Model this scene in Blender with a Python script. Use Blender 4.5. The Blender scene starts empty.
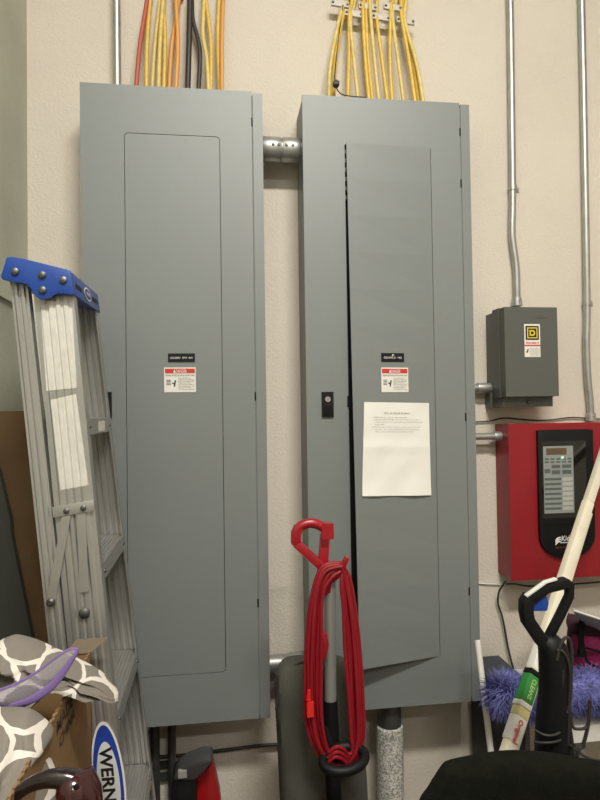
import bpy, bmesh, math, random
from mathutils import Vector, Matrix
import numpy as np
random.seed(7)
SC = bpy.context.scene
C = SC.collection

# ---------------------------------------------------------------- camera
PSI, TH, RO, FPX, CZ = 0.13070, 0.02115, 0.01426, 600.0, 1.5
Fw = Vector((math.sin(PSI)*math.cos(TH), math.cos(PSI)*math.cos(TH), math.sin(TH)))
R0 = Vector((math.cos(PSI), -math.sin(PSI), 0)); U0 = R0.cross(Fw)
Rt = R0*math.cos(RO)-U0*math.sin(RO); Up = U0*math.cos(RO)+R0*math.sin(RO)
cam_d = bpy.data.cameras.new('camera'); cam = bpy.data.objects.new('camera', cam_d); C.objects.link(cam)
M = Matrix.Identity(4)
for i in range(3):
    M[i][0], M[i][1], M[i][2] = Rt[i], Up[i], -Fw[i]
M[2][3] = CZ
cam.matrix_world = M
cam_d.sensor_fit = 'VERTICAL'; cam_d.sensor_height = 24; cam_d.sensor_width = 18; cam_d.lens = 18
cam_d.clip_start = .02
SC.camera = cam
# ---------------------------------------------------------------- world, light, exposure
W = bpy.data.worlds.new('world'); SC.world = W; W.use_nodes = True
W.node_tree.nodes['Background'].inputs[0].default_value = (1, .93, .82, 1)
W.node_tree.nodes['Background'].inputs[1].default_value = 0.05
def area(name, loc, sx, sy, power, col=(1, .97, .91)):
    l = bpy.data.lights.new(name, 'AREA'); l.shape = 'RECTANGLE'; l.size = sx; l.size_y = sy
    l.energy = power; l.color = col
    o = bpy.data.objects.new(name, l); C.objects.link(o); o.location = loc
    return o
LAMPS = [(.42, -.45, 4.0), (.9, -2.6, 4.0)]
area('ceiling_lamp_light', (LAMPS[0][0], LAMPS[0][1], 3.93), 1.15, .28, 162)
area('ceiling_lamp_light', (LAMPS[1][0], LAMPS[1][1], 3.93), 1.15, .28, 80)  # unseen second lamp, added behind the main one as fill light
SC.view_settings.view_transform = 'Standard'; SC.view_settings.look = 'None'
SC.view_settings.gamma = 1; SC.view_settings.use_curve_mapping = False
SC.view_settings.exposure = -0.32

# ---------------------------------------------------------------- helpers
def P(px, py, Y):
    """point of the place at depth Y seen at that spot of the 600x800 frame"""
    d = Rt*((px-300)/FPX) - Up*((py-400)/FPX) + Fw
    return d*(Y/d.y) + Vector((0, 0, CZ))
def PZ(px, py, z):
    d = Rt*((px-300)/FPX) - Up*((py-400)/FPX) + Fw
    return d*((z-CZ)/d.z) + Vector((0, 0, CZ))
def s2l(c):
    return tuple(((v/255)/12.92 if v/255 <= .04045 else ((v/255+.055)/1.055)**2.4) for v in c)
MATS = {}
def mat(name, rgb, rough=.5, metal=0, noise=0, nscale=20, bump=0, bscale=200, spec=.5, emit=None, coat=0, stretch=None, dirt=None):
    if name in MATS: return MATS[name]
    m = bpy.data.materials.new(name); m.use_nodes = True; nt = m.node_tree; N = nt.nodes; L = nt.links
    b = N['Principled BSDF']; col = s2l(rgb)+(1,)
    b.inputs['Base Color'].default_value = col
    b.inputs['Roughness'].default_value = rough; b.inputs['Metallic'].default_value = metal
    b.inputs['Specular IOR Level'].default_value = spec
    if coat: b.inputs['Coat Weight'].default_value = coat; b.inputs['Coat Roughness'].default_value = .15
    tc = N.new('ShaderNodeTexCoord'); mp = N.new('ShaderNodeMapping'); L.new(tc.outputs['Object'], mp.inputs[0])
    if stretch: mp.inputs['Scale'].default_value = stretch
    if noise:
        t = N.new('ShaderNodeTexNoise'); t.inputs['Scale'].default_value = nscale; t.inputs['Detail'].default_value = 5
        L.new(mp.outputs[0], t.inputs[0])
        r = N.new('ShaderNodeValToRGB'); L.new(t.outputs['Fac'], r.inputs[0])
        r.color_ramp.elements[0].position = .3; r.color_ramp.elements[1].position = .7
        lo = dirt if dirt else tuple(c*(1-noise) for c in rgb)
        r.color_ramp.elements[0].color = s2l(lo)+(1,)
        r.color_ramp.elements[1].color = s2l(tuple(min(255, c*(1+noise*.6)) for c in rgb))+(1,)
        L.new(r.outputs[0], b.inputs['Base Color'])
    if bump:
        t = N.new('ShaderNodeTexNoise'); t.inputs['Scale'].default_value = bscale; t.inputs['Detail'].default_value = 3
        L.new(mp.outputs[0], t.inputs[0])
        bp = N.new('ShaderNodeBump'); bp.inputs['Strength'].default_value = bump; bp.inputs['Distance'].default_value = .004
        L.new(t.outputs['Fac'], bp.inputs['Height']); L.new(bp.outputs[0], b.inputs['Normal'])
    if emit:
        b.inputs['Emission Color'].default_value = s2l(rgb)+(1,); b.inputs['Emission Strength'].default_value = emit
    MATS[name] = m
    return m

def island(verts, faces):
    bm = bmesh.new(); vs = [bm.verts.new(v) for v in verts]
    for f in faces:
        try: bm.faces.new([vs[i] for i in f])
        except ValueError: pass
    return bm
def merge(bm, other):
    me = bpy.data.meshes.new('tmp'); other.to_mesh(me); other.free(); bm.from_mesh(me); bpy.data.meshes.remove(me)
    return bm
def NB(): return bmesh.new()
def bev(bm, r, seg=2):
    if r:
        es = [e for e in bm.edges if len(e.link_faces) == 2 and e.calc_face_angle(0) > .5]
        bmesh.ops.bevel(bm, geom=es, offset=r, segments=seg, affect='EDGES', profile=.6)
    return bm
def add_box(bm, a, b, r=0, seg=2):
    x0, y0, z0 = [min(p, q) for p, q in zip(a, b)]; x1, y1, z1 = [max(p, q) for p, q in zip(a, b)]
    v = [(x, y, z) for x in (x0, x1) for y in (y0, y1) for z in (z0, z1)]
    f = [(0, 1, 3, 2), (4, 6, 7, 5), (0, 4, 5, 1), (2, 3, 7, 6), (0, 2, 6, 4), (1, 5, 7, 3)]
    return merge(bm, bev(island(v, f), r, seg))
def add_hex(bm, q0, q1, r=0):
    """solid between two quads of four matching corners"""
    v = list(q0)+list(q1)
    f = [(0, 1, 2, 3), (7, 6, 5, 4)]+[(i, i+4, (i+1) % 4+4, (i+1) % 4) for i in range(4)]
    o = island(v, f); bmesh.ops.recalc_face_normals(o, faces=o.faces[:])
    return merge(bm, bev(o, r))
def add_prism(bm, pts, y0, y1, r=0, seg=2):
    """polygon in x,z pushed from y0 to y1"""
    n = len(pts)
    v = [(p[0], y0, p[1]) for p in pts]+[(p[0], y1, p[1]) for p in pts]
    f = [tuple(range(n)), tuple(range(2*n-1, n-1, -1))]+[(i, i+n, (i+1) % n+n, (i+1) % n) for i in range(n)]
    o = island(v, f); bmesh.ops.recalc_face_normals(o, faces=o.faces[:])
    return merge(bm, bev(o, r, seg))
def rrect(x0, x1, z0, z1, r, n=5):
    out = []
    for cx, cz, a in ((x1-r, z1-r, 0), (x0+r, z1-r, 90), (x0+r, z0+r, 180), (x1-r, z0+r, 270)):
        for k in range(n+1):
            t = math.radians(a+90*k/n); out.append((cx+r*math.cos(t), cz+r*math.sin(t)))
    return out
def resample(pts, n):
    """Catmull-Rom through pts"""
    pts = [Vector(p) for p in pts]
    if len(pts) == 2: return [pts[0].lerp(pts[1], i/(n-1)) for i in range(n)]
    out = []; m = len(pts)-1
    for i in range(n):
        t = i/(n-1)*m; k = min(int(t), m-1); u = t-k
        p0 = pts[max(k-1, 0)]; p1 = pts[k]; p2 = pts[k+1]; p3 = pts[min(k+2, m)]
        out.append(.5*((2*p1)+(-p0+p2)*u+(2*p0-5*p1+4*p2-p3)*u*u+(-p0+3*p1-3*p2+p3)*u**3))
    return out
def add_tube(bm, pts, r, seg=10, smooth=0, closed=False, flat=None):
    pts = [Vector(p) for p in pts]
    if smooth:
        if closed: pts = resample(pts+[pts[0]], smooth)[:-1]
        else: pts = resample(pts, smooth)
    n = len(pts); rr = r if isinstance(r, (list, tuple)) else [r]*n
    if len(rr) != n: rr = [float(np.interp(i/(n-1), np.linspace(0, 1, len(rr)), rr)) for i in range(n)]
    v = []; nv = None
    for i in range(n):
        a = pts[(i-1) % n] if (closed or i) else pts[0]; b = pts[(i+1) % n] if (closed or i < n-1) else pts[-1]
        t = (b-a).normalized()
        if nv is None:
            nv = Vector(flat) if flat else (Vector((0, 1, 0)) if abs(t.y) < .9 else Vector((1, 0, 0)))
        nv = (nv-t*nv.dot(t)).normalized(); bi = t.cross(nv)
        for k in range(seg):
            th = 2*math.pi*k/seg
            v.append(pts[i]+(nv*math.cos(th)+bi*math.sin(th))*rr[i])
    f = []
    for i in range(n if closed else n-1):
        j = (i+1) % n
        for k in range(seg): f.append((i*seg+k, i*seg+(k+1) % seg, j*seg+(k+1) % seg, j*seg+k))
    if not closed: f += [tuple(range(seg-1, -1, -1)), tuple((n-1)*seg+k for k in range(seg))]
    o = island(v, f); bmesh.ops.recalc_face_normals(o, faces=o.faces[:])
    return merge(bm, o)
def add_cyl(bm, a, b, r, seg=20, r2=None): return add_tube(bm, [a, b], [r, r2 if r2 is not None else r], seg)
def add_bar(bm, pts, w, d, wdir, r=0):
    """rectangular bar swept along pts; w along wdir, d across"""
    pts = [Vector(p) for p in pts]; v = []; n = len(pts)
    for i in range(n):
        t = (pts[min(i+1, n-1)]-pts[max(i-1, 0)]).normalized(); wd = Vector(wdir); wd = (wd-t*wd.dot(t)).normalized(); bi = t.cross(wd)
        ww = w[i] if isinstance(w, (list, tuple)) else w
        v += [pts[i]+wd*(sx*ww/2)+bi*(sy*d/2) for sx, sy in ((-1, -1), (1, -1), (1, 1), (-1, 1))]
    f = [(3, 2, 1, 0), tuple(range(4*n-4, 4*n))]
    for i in range(n-1): f += [(4*i+k, 4*i+(k+1) % 4, 4*i+4+(k+1) % 4, 4*i+4+k) for k in range(4)]
    o = island(v, f); bmesh.ops.recalc_face_normals(o, faces=o.faces[:])
    return merge(bm, bev(o, r))
def add_ball(bm, c, rx, ry=None, rz=None, seg=16):
    ry = ry or rx; rz = rz or rx; o = bmesh.new()
    bmesh.ops.create_uvsphere(o, u_segments=seg, v_segments=max(6, seg//2), radius=1)
    o.transform(Matrix.Translation(Vector(c)) @ Matrix.Diagonal((rx, ry, rz, 1)))
    return merge(bm, o)
def add_puff(bm, Lp, Rp, tf, tb, n=40, m=24, wob=None, p=.5):
    """closed soft body between two edge lines (world points), tf thick to the front, tb to the back"""
    Ls = resample(Lp, n); Rs = resample(Rp, n); v = []; uv = []
    for side in (-1, 1):
        for i in range(n):
            e = min(1, (4*(i/(n-1))*(1-i/(n-1))))**.45
            for j in range(m+1):
                s = j/m; q = Ls[i].lerp(Rs[i], s); h = (4*s*(1-s))**p*e
                k = wob(s, i/(n-1)) if (wob and side < 0) else 0
                v.append(q+Vector((0, (-(tf+k)*h) if side < 0 else tb*h, 0)))
    f = []; o = n*(m+1)
    for i in range(n-1):
        for j in range(m):
            a = i*(m+1)+j; f.append((a, a+1, a+m+2, a+m+1)); a += o; f.append((a+m+1, a+m+2, a+1, a))
    x = island(v, f); bmesh.ops.remove_doubles(x, verts=x.verts[:], dist=1e-5)
    bmesh.ops.recalc_face_normals(x, faces=x.faces[:])
    return merge(bm, x)

def obj(name, bm, m, parent=None, smooth=True, label=None, cat=None, group=None, kind=None, uvs=None):
    bmesh.ops.recalc_face_normals(bm, faces=bm.faces[:])
    if parent is None:
        xs = [v.co for v in bm.verts]
        base = Vector(((min(v.x for v in xs)+max(v.x for v in xs))/2, (min(v.y for v in xs)+max(v.y for v in xs))/2, min(v.z for v in xs)))
    else:
        base = Vector(parent['_base'])
    if uvs:
        lay = bm.loops.layers.uv.new('UVMap')
        for fc in bm.faces:
            for l in fc.loops: l[lay].uv = uvs(l.vert.co)
    bm.transform(Matrix.Translation(-base))
    me = bpy.data.meshes.new(name); bm.to_mesh(me); bm.free()
    me.materials.append(m)
    for p in me.polygons: p.use_smooth = smooth
    if smooth: me.set_sharp_from_angle(angle=math.radians(38))
    o = bpy.data.objects.new(name, me); C.objects.link(o); o['_base'] = tuple(base)
    if parent is None: o.location = base
    else: o.parent = parent
    if label: o['label'] = label
    if cat: o['category'] = cat
    if group: o['group'] = group
    if kind: o['kind'] = kind
    return o
def thing(name, label, cat, base, group=None):
    o = bpy.data.objects.new(name, None); C.objects.link(o); o.location = base; o['_base'] = tuple(base)
    o.empty_display_size = .05; o['label'] = label; o['category'] = cat
    if group: o['group'] = group
    return o
def struct(name, bm, m, smooth=False): return obj(name, bm, m, None, smooth, kind='structure')
FONT = None
def text_bm(s, origin, right, up, size, width=None, depth=.0003, align='LEFT', shear=0, bold=0):
    """lettering as a mesh, in plane right/up; size = capital height, width = forced total width"""
    cu = bpy.data.curves.new('t', 'FONT'); cu.body = s; cu.size = 1; cu.extrude = 0; cu.align_x = 'LEFT'; cu.shear = shear
    cu.resolution_u = 2; cu.offset = bold
    t = bpy.data.objects.new('t', cu); C.objects.link(t)
    bpy.context.view_layer.update()
    dg = bpy.context.evaluated_depsgraph_get(); me = bpy.data.meshes.new_from_object(t.evaluated_get(dg))
    bm = bmesh.new(); bm.from_mesh(me); bpy.data.meshes.remove(me); bpy.data.objects.remove(t); bpy.data.curves.remove(cu)
    if not bm.verts: return bm
    x0 = min(v.co.x for v in bm.verts); x1 = max(v.co.x for v in bm.verts)
    sy = size/.69; sx = sy if width is None else width/(x1-x0)
    wtot = (x1-x0)*sx; off = {'LEFT': 0, 'CENTER': -wtot/2, 'RIGHT': -wtot}[align]
    right = Vector(right).normalized(); up = Vector(up).normalized(); nn = right.cross(up)
    o = Vector(origin)
    for v in bm.verts: v.co = o+right*((v.co.x-x0)*sx+off)+up*(v.co.y*sy)+nn*depth
    return bm
def qbm(a, b, c, d, th=.0006):
    """thin sheet on corners TL TR BR BL, thickness towards the viewer"""
    a, b, c, d = map(Vector, (a, b, c, d)); n = (b-a).cross(a-d).normalized()*th
    return add_hex(NB(), (a, b, c, d), (a+n, b+n, c+n, d+n))

# ---------------------------------------------------------------- materials
WALL = mat('cream_wall_paint', (209, 200, 186), .85, noise=.03, nscale=1.6, bump=.5, bscale=150)
LWALL = mat('grey_green_wall_paint', (186, 188, 170), .7, noise=.08, nscale=2.5, bump=.25, bscale=60)
CONC = mat('concrete_floor', (84, 80, 74), .7, noise=.15, nscale=4, bump=.2, bscale=40)
CEIL = mat('ceiling_paint', (200, 196, 186), .9, bump=.2, bscale=80)
PAN = mat('grey_panel_enamel', (119, 124, 122), .48, bump=.06, bscale=350, noise=.02, nscale=2, spec=.75)
PANE = mat('grey_panel_edge', (119, 124, 122), .48)
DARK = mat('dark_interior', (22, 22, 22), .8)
DISC = mat('dark_grey_enamel', (86, 88, 82), .45, bump=.08, bscale=300)
STEEL = mat('galvanised_steel', (178, 178, 174), .42, .75, noise=.06, nscale=25)
STEELD = mat('dull_steel', (112, 112, 110), .5, .9, noise=.15, nscale=25)
ALU = mat('ladder_aluminium', (182, 181, 177), .36, .75, noise=.03, nscale=5, stretch=(3, 3, .8))
BLUE = mat('blue_plastic', (24, 66, 150), .38, coat=.2)
RED = mat('red_enamel', (140, 22, 32), .4, noise=.04, nscale=4, bump=.05, bscale=250)
REDP = mat('red_plastic', (150, 16, 30), .35, coat=.3)
REDC = mat('red_cord_rubber', (136, 16, 30), .45)
BLK = mat('black_plastic', (13, 13, 14), .55, spec=.3)
BLKM = mat('matt_black', (13, 13, 13), .8, spec=.25)
GLASS = mat('dark_window_plastic', (12, 16, 16), .12, coat=.5)
CARD = mat('cardboard', (136, 106, 68), .85, noise=.06, nscale=8, stretch=(1, 1, 12))
CARDD = mat('brown_cardboard', (106, 82, 54), .85, noise=.08, nscale=5)
BAG = mat('grey_olive_fabric', (78, 77, 69), .9, noise=.12, nscale=9, bump=.3, bscale=300)
WHITE = mat('white_plastic', (215, 212, 204), .45)
IVORY = mat('ivory_enamel', (226, 218, 196), .4, noise=.05, nscale=12)
PAPER = mat('white_paper', (232, 230, 222), .8)
STICK = mat('sticker_white', (225, 222, 212), .5)
REDS = mat('sticker_red', (196, 52, 40), .5)
INK = mat('black_ink', (20, 20, 20), .6)
INKG = mat('grey_ink', (95, 95, 92), .7)
WINK = mat('white_ink', (225, 225, 220), .5)
YEL = mat('yellow_ink', (214, 190, 60), .5)
CY = mat('yellow_cable_jacket', (216, 180, 78), .5, noise=.08, nscale=60)
CYP = mat('pale_yellow_cable_jacket', (212, 188, 112), .5, noise=.08, nscale=60)
CO = mat('orange_cable_jacket', (214, 150, 74), .5)
CR = mat('red_cable_jacket', (176, 84, 70), .5)
CB = mat('black_cable_jacket', (44, 41, 39), .5)
CPUR = mat('purple_trim', (122, 100, 156), .6)
MAROON = mat('maroon_gloss_plastic', (52, 14, 18), .18, coat=.8)
CHAIRF = mat('black_chair_fabric', (19, 20, 15), 1, noise=.2, nscale=60, bump=.5, bscale=500, spec=.1)
FUZZ = mat('blue_violet_microfibre', (112, 114, 176), .8, noise=.2, nscale=30)
PINK = mat('magenta_fabric', (150, 36, 92), .8, noise=.15, nscale=30, bump=.2, bscale=200)
GREEN = mat('green_label', (40, 120, 52), .5)
BIN = mat('dark_bin_plastic', (40, 38, 42), .6)
LED = mat('green_led', (120, 255, 130), .4, emit=6)

# speckled insulation
def speckle():
    m = bpy.data.materials.new('speckled_insulation'); m.use_nodes = True; N = m.node_tree.nodes; L = m.node_tree.links
    b = N['Principled BSDF']; b.inputs['Roughness'].default_value = .6
    t = N.new('ShaderNodeTexNoise'); t.inputs['Scale'].default_value = 180; t.inputs['Detail'].default_value = 2
    tc = N.new('ShaderNodeTexCoord'); L.new(tc.outputs['Object'], t.inputs[0])
    r = N.new('ShaderNodeValToRGB'); r.color_ramp.elements[0].position = .38; r.color_ramp.elements[1].position = .62
    r.color_ramp.elements[0].color = s2l((128, 126, 118))+(1,); r.color_ramp.elements[1].color = s2l((214, 212, 202))+(1,)
    L.new(t.outputs['Fac'], r.inputs[0]); L.new(r.outputs[0], b.inputs['Base Color'])
    bp = N.new('ShaderNodeBump'); bp.inputs['Strength'].default_value = .5; bp.inputs['Distance'].default_value = .002
    L.new(t.outputs['Fac'], bp.inputs['Height']); L.new(bp.outputs[0], b.inputs['Normal'])
    return m
SPECK = speckle()
# grey cloth with white quatrefoil rings (uv pattern)
def ring_cloth():
    m = bpy.data.materials.new('ring_patterned_cloth'); m.use_nodes = True; N = m.node_tree.nodes; L = m.node_tree.links
    b = N['Principled BSDF']; b.inputs['Roughness'].default_value = .85
    uv = N.new('ShaderNodeTexCoord'); dist = []
    wob = N.new('ShaderNodeTexNoise'); wob.inputs['Scale'].default_value = 3; L.new(uv.outputs['UV'], wob.inputs[0])
    for off in ((0, 0, 0), (.5, .5, 0)):
        a = N.new('ShaderNodeVectorMath'); a.operation = 'ADD'; L.new(uv.outputs['UV'], a.inputs[0]); a.inputs[1].default_value = off
        w = N.new('ShaderNodeVectorMath'); w.operation = 'SCALE'; w.inputs['Scale'].default_value = .16; L.new(wob.outputs['Color'], w.inputs[0])
        a2 = N.new('ShaderNodeVectorMath'); a2.operation = 'ADD'; L.new(a.outputs[0], a2.inputs[0]); L.new(w.outputs[0], a2.inputs[1])
        f = N.new('ShaderNodeVectorMath'); f.operation = 'FRACTION'; L.new(a2.outputs[0], f.inputs[0])
        s = N.new('ShaderNodeVectorMath'); s.operation = 'SUBTRACT'; L.new(f.outputs[0], s.inputs[0]); s.inputs[1].default_value = (.5, .5, 0)
        k = N.new('ShaderNodeVectorMath'); k.operation = 'MULTIPLY'; L.new(s.outputs[0], k.inputs[0]); k.inputs[1].default_value = (1, 1, 0)
        l = N.new('ShaderNodeVectorMath'); l.operation = 'LENGTH'; L.new(k.outputs[0], l.inputs[0]); dist.append(l.outputs['Value'])
    mn = N.new('ShaderNodeMath'); mn.operation = 'MINIMUM'; L.new(dist[0], mn.inputs[0]); L.new(dist[1], mn.inputs[1])
    c = N.new('ShaderNodeMath'); c.operation = 'COMPARE'; L.new(mn.outputs[0], c.inputs[0]); c.inputs[1].default_value = .36; c.inputs[2].default_value = .036
    mx = N.new('ShaderNodeMix'); mx.data_type = 'RGBA'; L.new(c.outputs[0], mx.inputs['Factor'])
    mx.inputs['A'].default_value = s2l((122, 115, 106))+(1,); mx.inputs['B'].default_value = s2l((214, 208, 198))+(1,)
    L.new(mx.outputs['Result'], b.inputs['Base Color'])
    return m
RINGS = ring_cloth()
def sheer():
    m = bpy.data.materials.new('sheer_lilac_mesh'); m.use_nodes = True; N = m.node_tree.nodes; L = m.node_tree.links
    b = N['Principled BSDF']; b.inputs['Base Color'].default_value = s2l((160, 152, 160))+(1,); b.inputs['Roughness'].default_value = .7
    b.inputs['Alpha'].default_value = .48
    return m
SHEER = sheer()

# ---------------------------------------------------------------- structure
YW = 1.9; XL = -.576; XR = 3.4; YB = -4.2; ZC = 4.1
struct('floor', add_box(NB(), (XL-.1, YB-.1, -.1), (XR+.1, YW+.1, 0)), CONC)
struct('ceiling', add_box(NB(), (XL-.1, YB-.1, ZC), (XR+.1, YW+.1, ZC+.1)), CEIL)
struct('wall_back', add_box(NB(), (XL-.1, YW, 0), (XR+.1, YW+.1, ZC)), WALL)
struct('wall_left', add_box(NB(), (XL-.1, YB, 0), (XL, YW, ZC)), LWALL)
struct('wall_right', add_box(NB(), (XR, YB, 0), (XR+.1, YW, ZC)), WALL)
struct('wall_front', add_box(NB(), (XL-.1, YB-.1, 0), (XR+.1, YB, ZC)), WALL)
zr = P(7, 290, 1.7).z
tb = add_box(NB(), (XL, .5, zr-.022), (XL+.004, YW, zr+.022), .001); add_box(tb, (XL, .5, zr-.026), (XL+.008, YW, zr-.022))
struct('trim_1', tb, LWALL)
for i, (x, y, z) in enumerate(LAMPS):  # second fixture is added only to house the fill lamp
    t = thing('ceiling_light', 'long fluorescent ceiling fixture over the camera' if i == 0 else 'added unseen ceiling fixture for fill light, further from the panels', 'light', (x, y, 3.95))
    obj('housing', add_box(NB(), (x-.62, y-.17, 3.97), (x+.62, y+.17, ZC), .01), WHITE, t)
    obj('diffuser', add_box(NB(), (x-.58, y-.14, 3.945), (x+.58, y+.14, 3.97), .004), mat('lamp_diffuser', (255, 244, 225), .5, emit=3), t)

# ---------------------------------------------------------------- electrical panels
YF = 1.754      # front of the panels
Zt, Zb = 2.450, .619
def ring_plate(bm, x0, x1, z0, z1, hx0, hx1, hz0, hz1, y0, y1, hr=.012):
    hole = rrect(hx0, hx1, hz0, hz1, hr, 5); n = len(hole)
    cx, cz = (hx0+hx1)/2, (hz0+hz1)/2
    outer = []
    q = n//4
    corners = [(x1, z1), (x0, z1), (x0, z0), (x1, z0)]
    for k, (a, b) in enumerate(corners):
        outer += [(a, b)]*q
    v = []
    for y in (y0, y1): v += [(p[0], y, p[1]) for p in outer]+[(p[0], y, p[1]) for p in hole]
    f = []
    for i in range(n):
        j = (i+1) % n
        f.append((i, j, n+j, n+i)); f.append((2*n+n+i, 2*n+n+j, 2*n+j, 2*n+i))
        f.append((n+i, n+j, 3*n+j, 3*n+i)); f.append((i, 2*n+i, 2*n+j, j))
    o = island(v, f); bmesh.ops.remove_doubles(o, verts=o.verts[:], dist=1e-6); bmesh.ops.dissolve_degenerate(o, edges=o.edges[:], dist=1e-6)
    bmesh.ops.recalc_face_normals(o, faces=o.faces[:])
    return merge(bm, o)
def rivet(bm, c, r, d=.004, ax=(0, -1, 0)):
    c = Vector(c); a = Vector(ax); add_tube(bm, [c, c+a*d*.6, c+a*d], [r, r, r*.55], 14)
def danger_sticker(root, xa, xb, za, zb, yfun, note):
    """xa..xb, za top, zb bottom; yfun(x,z) depth of the surface"""
    def w(u, v, e=0): x = xa+(xb-xa)*u; z = za+(zb-za)*v; return Vector((x, yfun(x, z)-e, z))
    s = obj('warning_sticker', qbm(w(0, 0, .0003), w(1, 0, .0003), w(1, 1, .0003), w(0, 1, .0003), .0004), STICK, root, False, label=note)
    obj('red_band', qbm(w(.03, .05, .0008), w(.97, .05, .0008), w(.97, .24, .0008), w(.03, .24, .0008), .0003), REDS, s, False)
    R_ = (w(1, 0)-w(0, 0)); U_ = (w(0, 0)-w(0, 1)); W_ = R_.length; H_ = U_.length
    b = text_bm('\u25b2DANGER', w(.5, .215, .0013), R_, U_, H_*.13, W_*.42, align='CENTER', bold=.004)
    obj('lettering', b, WINK, s, False)
    b = text_bm('HAZARD OF ELECTRIC SHOCK OR ARC FLASH', w(.05, .35, .001), R_, U_, H_*.06, W_*.9, bold=.005)
    for k, tx in enumerate(('Turn off all power', 'supplying this equipment', 'before working inside.', 'Replace all devices,', 'doors and covers before', 'turning power on.', 'Failure will cause death', 'or serious injury.')):
        merge(b, text_bm(tx, w(.45, .45+.065*k, .001), R_, U_, H_*.04, W_*(.5 if k % 3 else .4)))
    # pictograms
    for (cu, cv, s_) in ((.14, .62, .09),):
        p0 = w(cu-.07, cv-.12, .001); p1 = w(cu+.07, cv-.12, .001); p2 = w(cu+.07, cv-.08, .001); p3 = w(cu-.07, cv-.08, .001)
        for dv in (0, .06, .12, .18):
            off = w(0, dv)-w(0, 0); merge(b, qbm(p0+off, p1+off, p2+off-(w(0, .015)-w(0, 0)), p3+off-(w(0, .015)-w(0, 0)), .0002))
    merge(b, qbm(w(.33, .52, .001), w(.38, .52, .001), w(.34, .78, .001), w(.3, .78, .001), .0002))
    merge(b, qbm(w(.25, .6, .001), w(.33, .64, .001), w(.31, .68, .001), w(.24, .64, .001), .0002))
    obj('lettering', b, INK, s, False)
def name_plate(root, xa, xb, za, zb, yfun, words, ww, mark=False):
    def w(u, v, e=0): x = xa+(xb-xa)*u; z = za+(zb-za)*v; return Vector((x, yfun(x, z)-e, z))
    s = obj('name_plate', qbm(w(0, 0, .0003), w(1, 0, .0003), w(1, 1, .0003), w(0, 1, .0003), .0012), BLK, root, False, label='small black plate with white letters')
    R_ = (w(1, 0)-w(0, 0)); U_ = (w(0, 0)-w(0, 1)); W_ = R_.length; H_ = U_.length
    b = text_bm(words, w(.5, .62, .0018), R_, U_, H_*.22, W_*ww, align='CENTER', bold=.004)
    if mark: merge(b, qbm(w(.5, .14, .0018), w(.56, .14, .0018), w(.53, .3, .0018), w(.46, .3, .0018), .0002))
    obj('lettering', b, WINK, s, False)
def lock(root, c, w, h, label='black latch with a round key lock', key=True):
    x, y, z = c
    k = obj('latch', add_box(NB(), (x-w/2, y-.006, z-h/2), (x+w/2, y, z+h/2), .0012), BLK, root, label=label)
    b = add_box(NB(), (x-w*.36, y-.009, z-h*.42), (x+w*.36, y-.006, z-h*.08), .001)
    obj('pull', b, BLKM, k)
    if key:
        b = add_tube(NB(), [(x, y-.006, z+h*.2), (x, y-.0095, z+h*.2)], [w*.26, w*.22], 18)
        obj('key_cylinder', b, STEEL, k)
        obj('keyhole', add_box(NB(), (x-.0007, y-.0102, z+h*.2-.003), (x+.0007, y-.0095, z+h*.2+.003)), BLKM, k)

def panel(x0, x1, xs, label, hinge_slots):
    t = thing('electrical_panel', label, 'electrical panel', ((x0+xs)/2, (YF+YW)/2, Zb))
    # steel tub, open to the front
    b = NB(); T = .0015
    add_box(b, (x0+.002, YF+.012, Zb+.004), (x0+.002+T, YW-.001, Zt-.006)); add_box(b, (xs-.002-T, YF+.004, Zb+.004), (xs-.002, YW, Zt-.006))
    add_box(b, (x0+.002, YF+.012, Zb+.004), (xs-.002, YW, Zb+.004+T)); add_box(b, (x0+.002, YF+.012, Zt-.006-T), (xs-.002, YW, Zt-.006))
    add_box(b, (x0+.002, YW-.003, Zb+.004), (xs-.002, YW, Zt-.006))
    obj('enclosure', b, PANE, t, False)
    b = add_box(NB(), (x1+.0035, YF, Zb), (xs, YF+.012, Zt-.004), .0012)
    obj('hinge_trim', b, PAN, t, label='narrow fixed strip along the hinged side')
    for z in hinge_slots: obj('hinge', add_box(NB(), (x1-.0015, YF-.0012, z-.012), (x1+.003, YF+.006, z+.012), .0008), BLK, t)
    obj('hinge_pin', add_tube(NB(), [(x1+.0018, YF+.004, Zb+.01), (x1+.0018, YF+.004, Zt-.012)], .0024, 8), PANE, t)
    return t

# left panel (closed door)
dTL = P(124, 132, YF); dTR = P(220, 137, YF); dBR = P(226, 672, YF)
LX0, LX1, LXS = -.389, .0985, .131
tL = panel(LX0, LX1, LXS, 'tall grey electrical panel behind the ladder, its door shut', [2.36, 1.55, .95])
dx0, dx1, dz0, dz1 = dTL.x, (dTR.x+dBR.x)/2, dBR.z, (dTL.z+dTR.z)/2
obj('cover', ring_plate(NB(), LX0, LX1, Zb, Zt, dx0, dx1, dz0, dz1, YF, YF+.012), PAN, tL, False)
obj('backing', add_box(NB(), (dx0-.01, YF+.012, dz0-.01), (dx1+.01, YF+.016, dz1+.01)), DARK, tL, False)
dr = obj('door', add_prism(NB(), rrect(dx0+.0017, dx1-.0017, dz0+.0017, dz1-.0017, .0105, 5), YF+.0003, YF+.006), PAN, tL)
flat = lambda x, z: YF
a = P(168, 353.5, YF); b_ = P(195, 362, YF); name_plate(dr, a.x, b_.x, a.z, b_.z, flat, '120/208V  3PH  4W', .84)
a = P(164, 367.5, YF); b_ = P(196, 392, YF); danger_sticker(dr, a.x, b_.x, a.z, b_.z, flat, 'white sticker with a red DANGER band')
a = P(107, 392, YF); b_ = P(112, 418, YF); lock(tL, (b_.x-.018, YF, (a.z+b_.z)/2), .036, a.z-b_.z)

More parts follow.
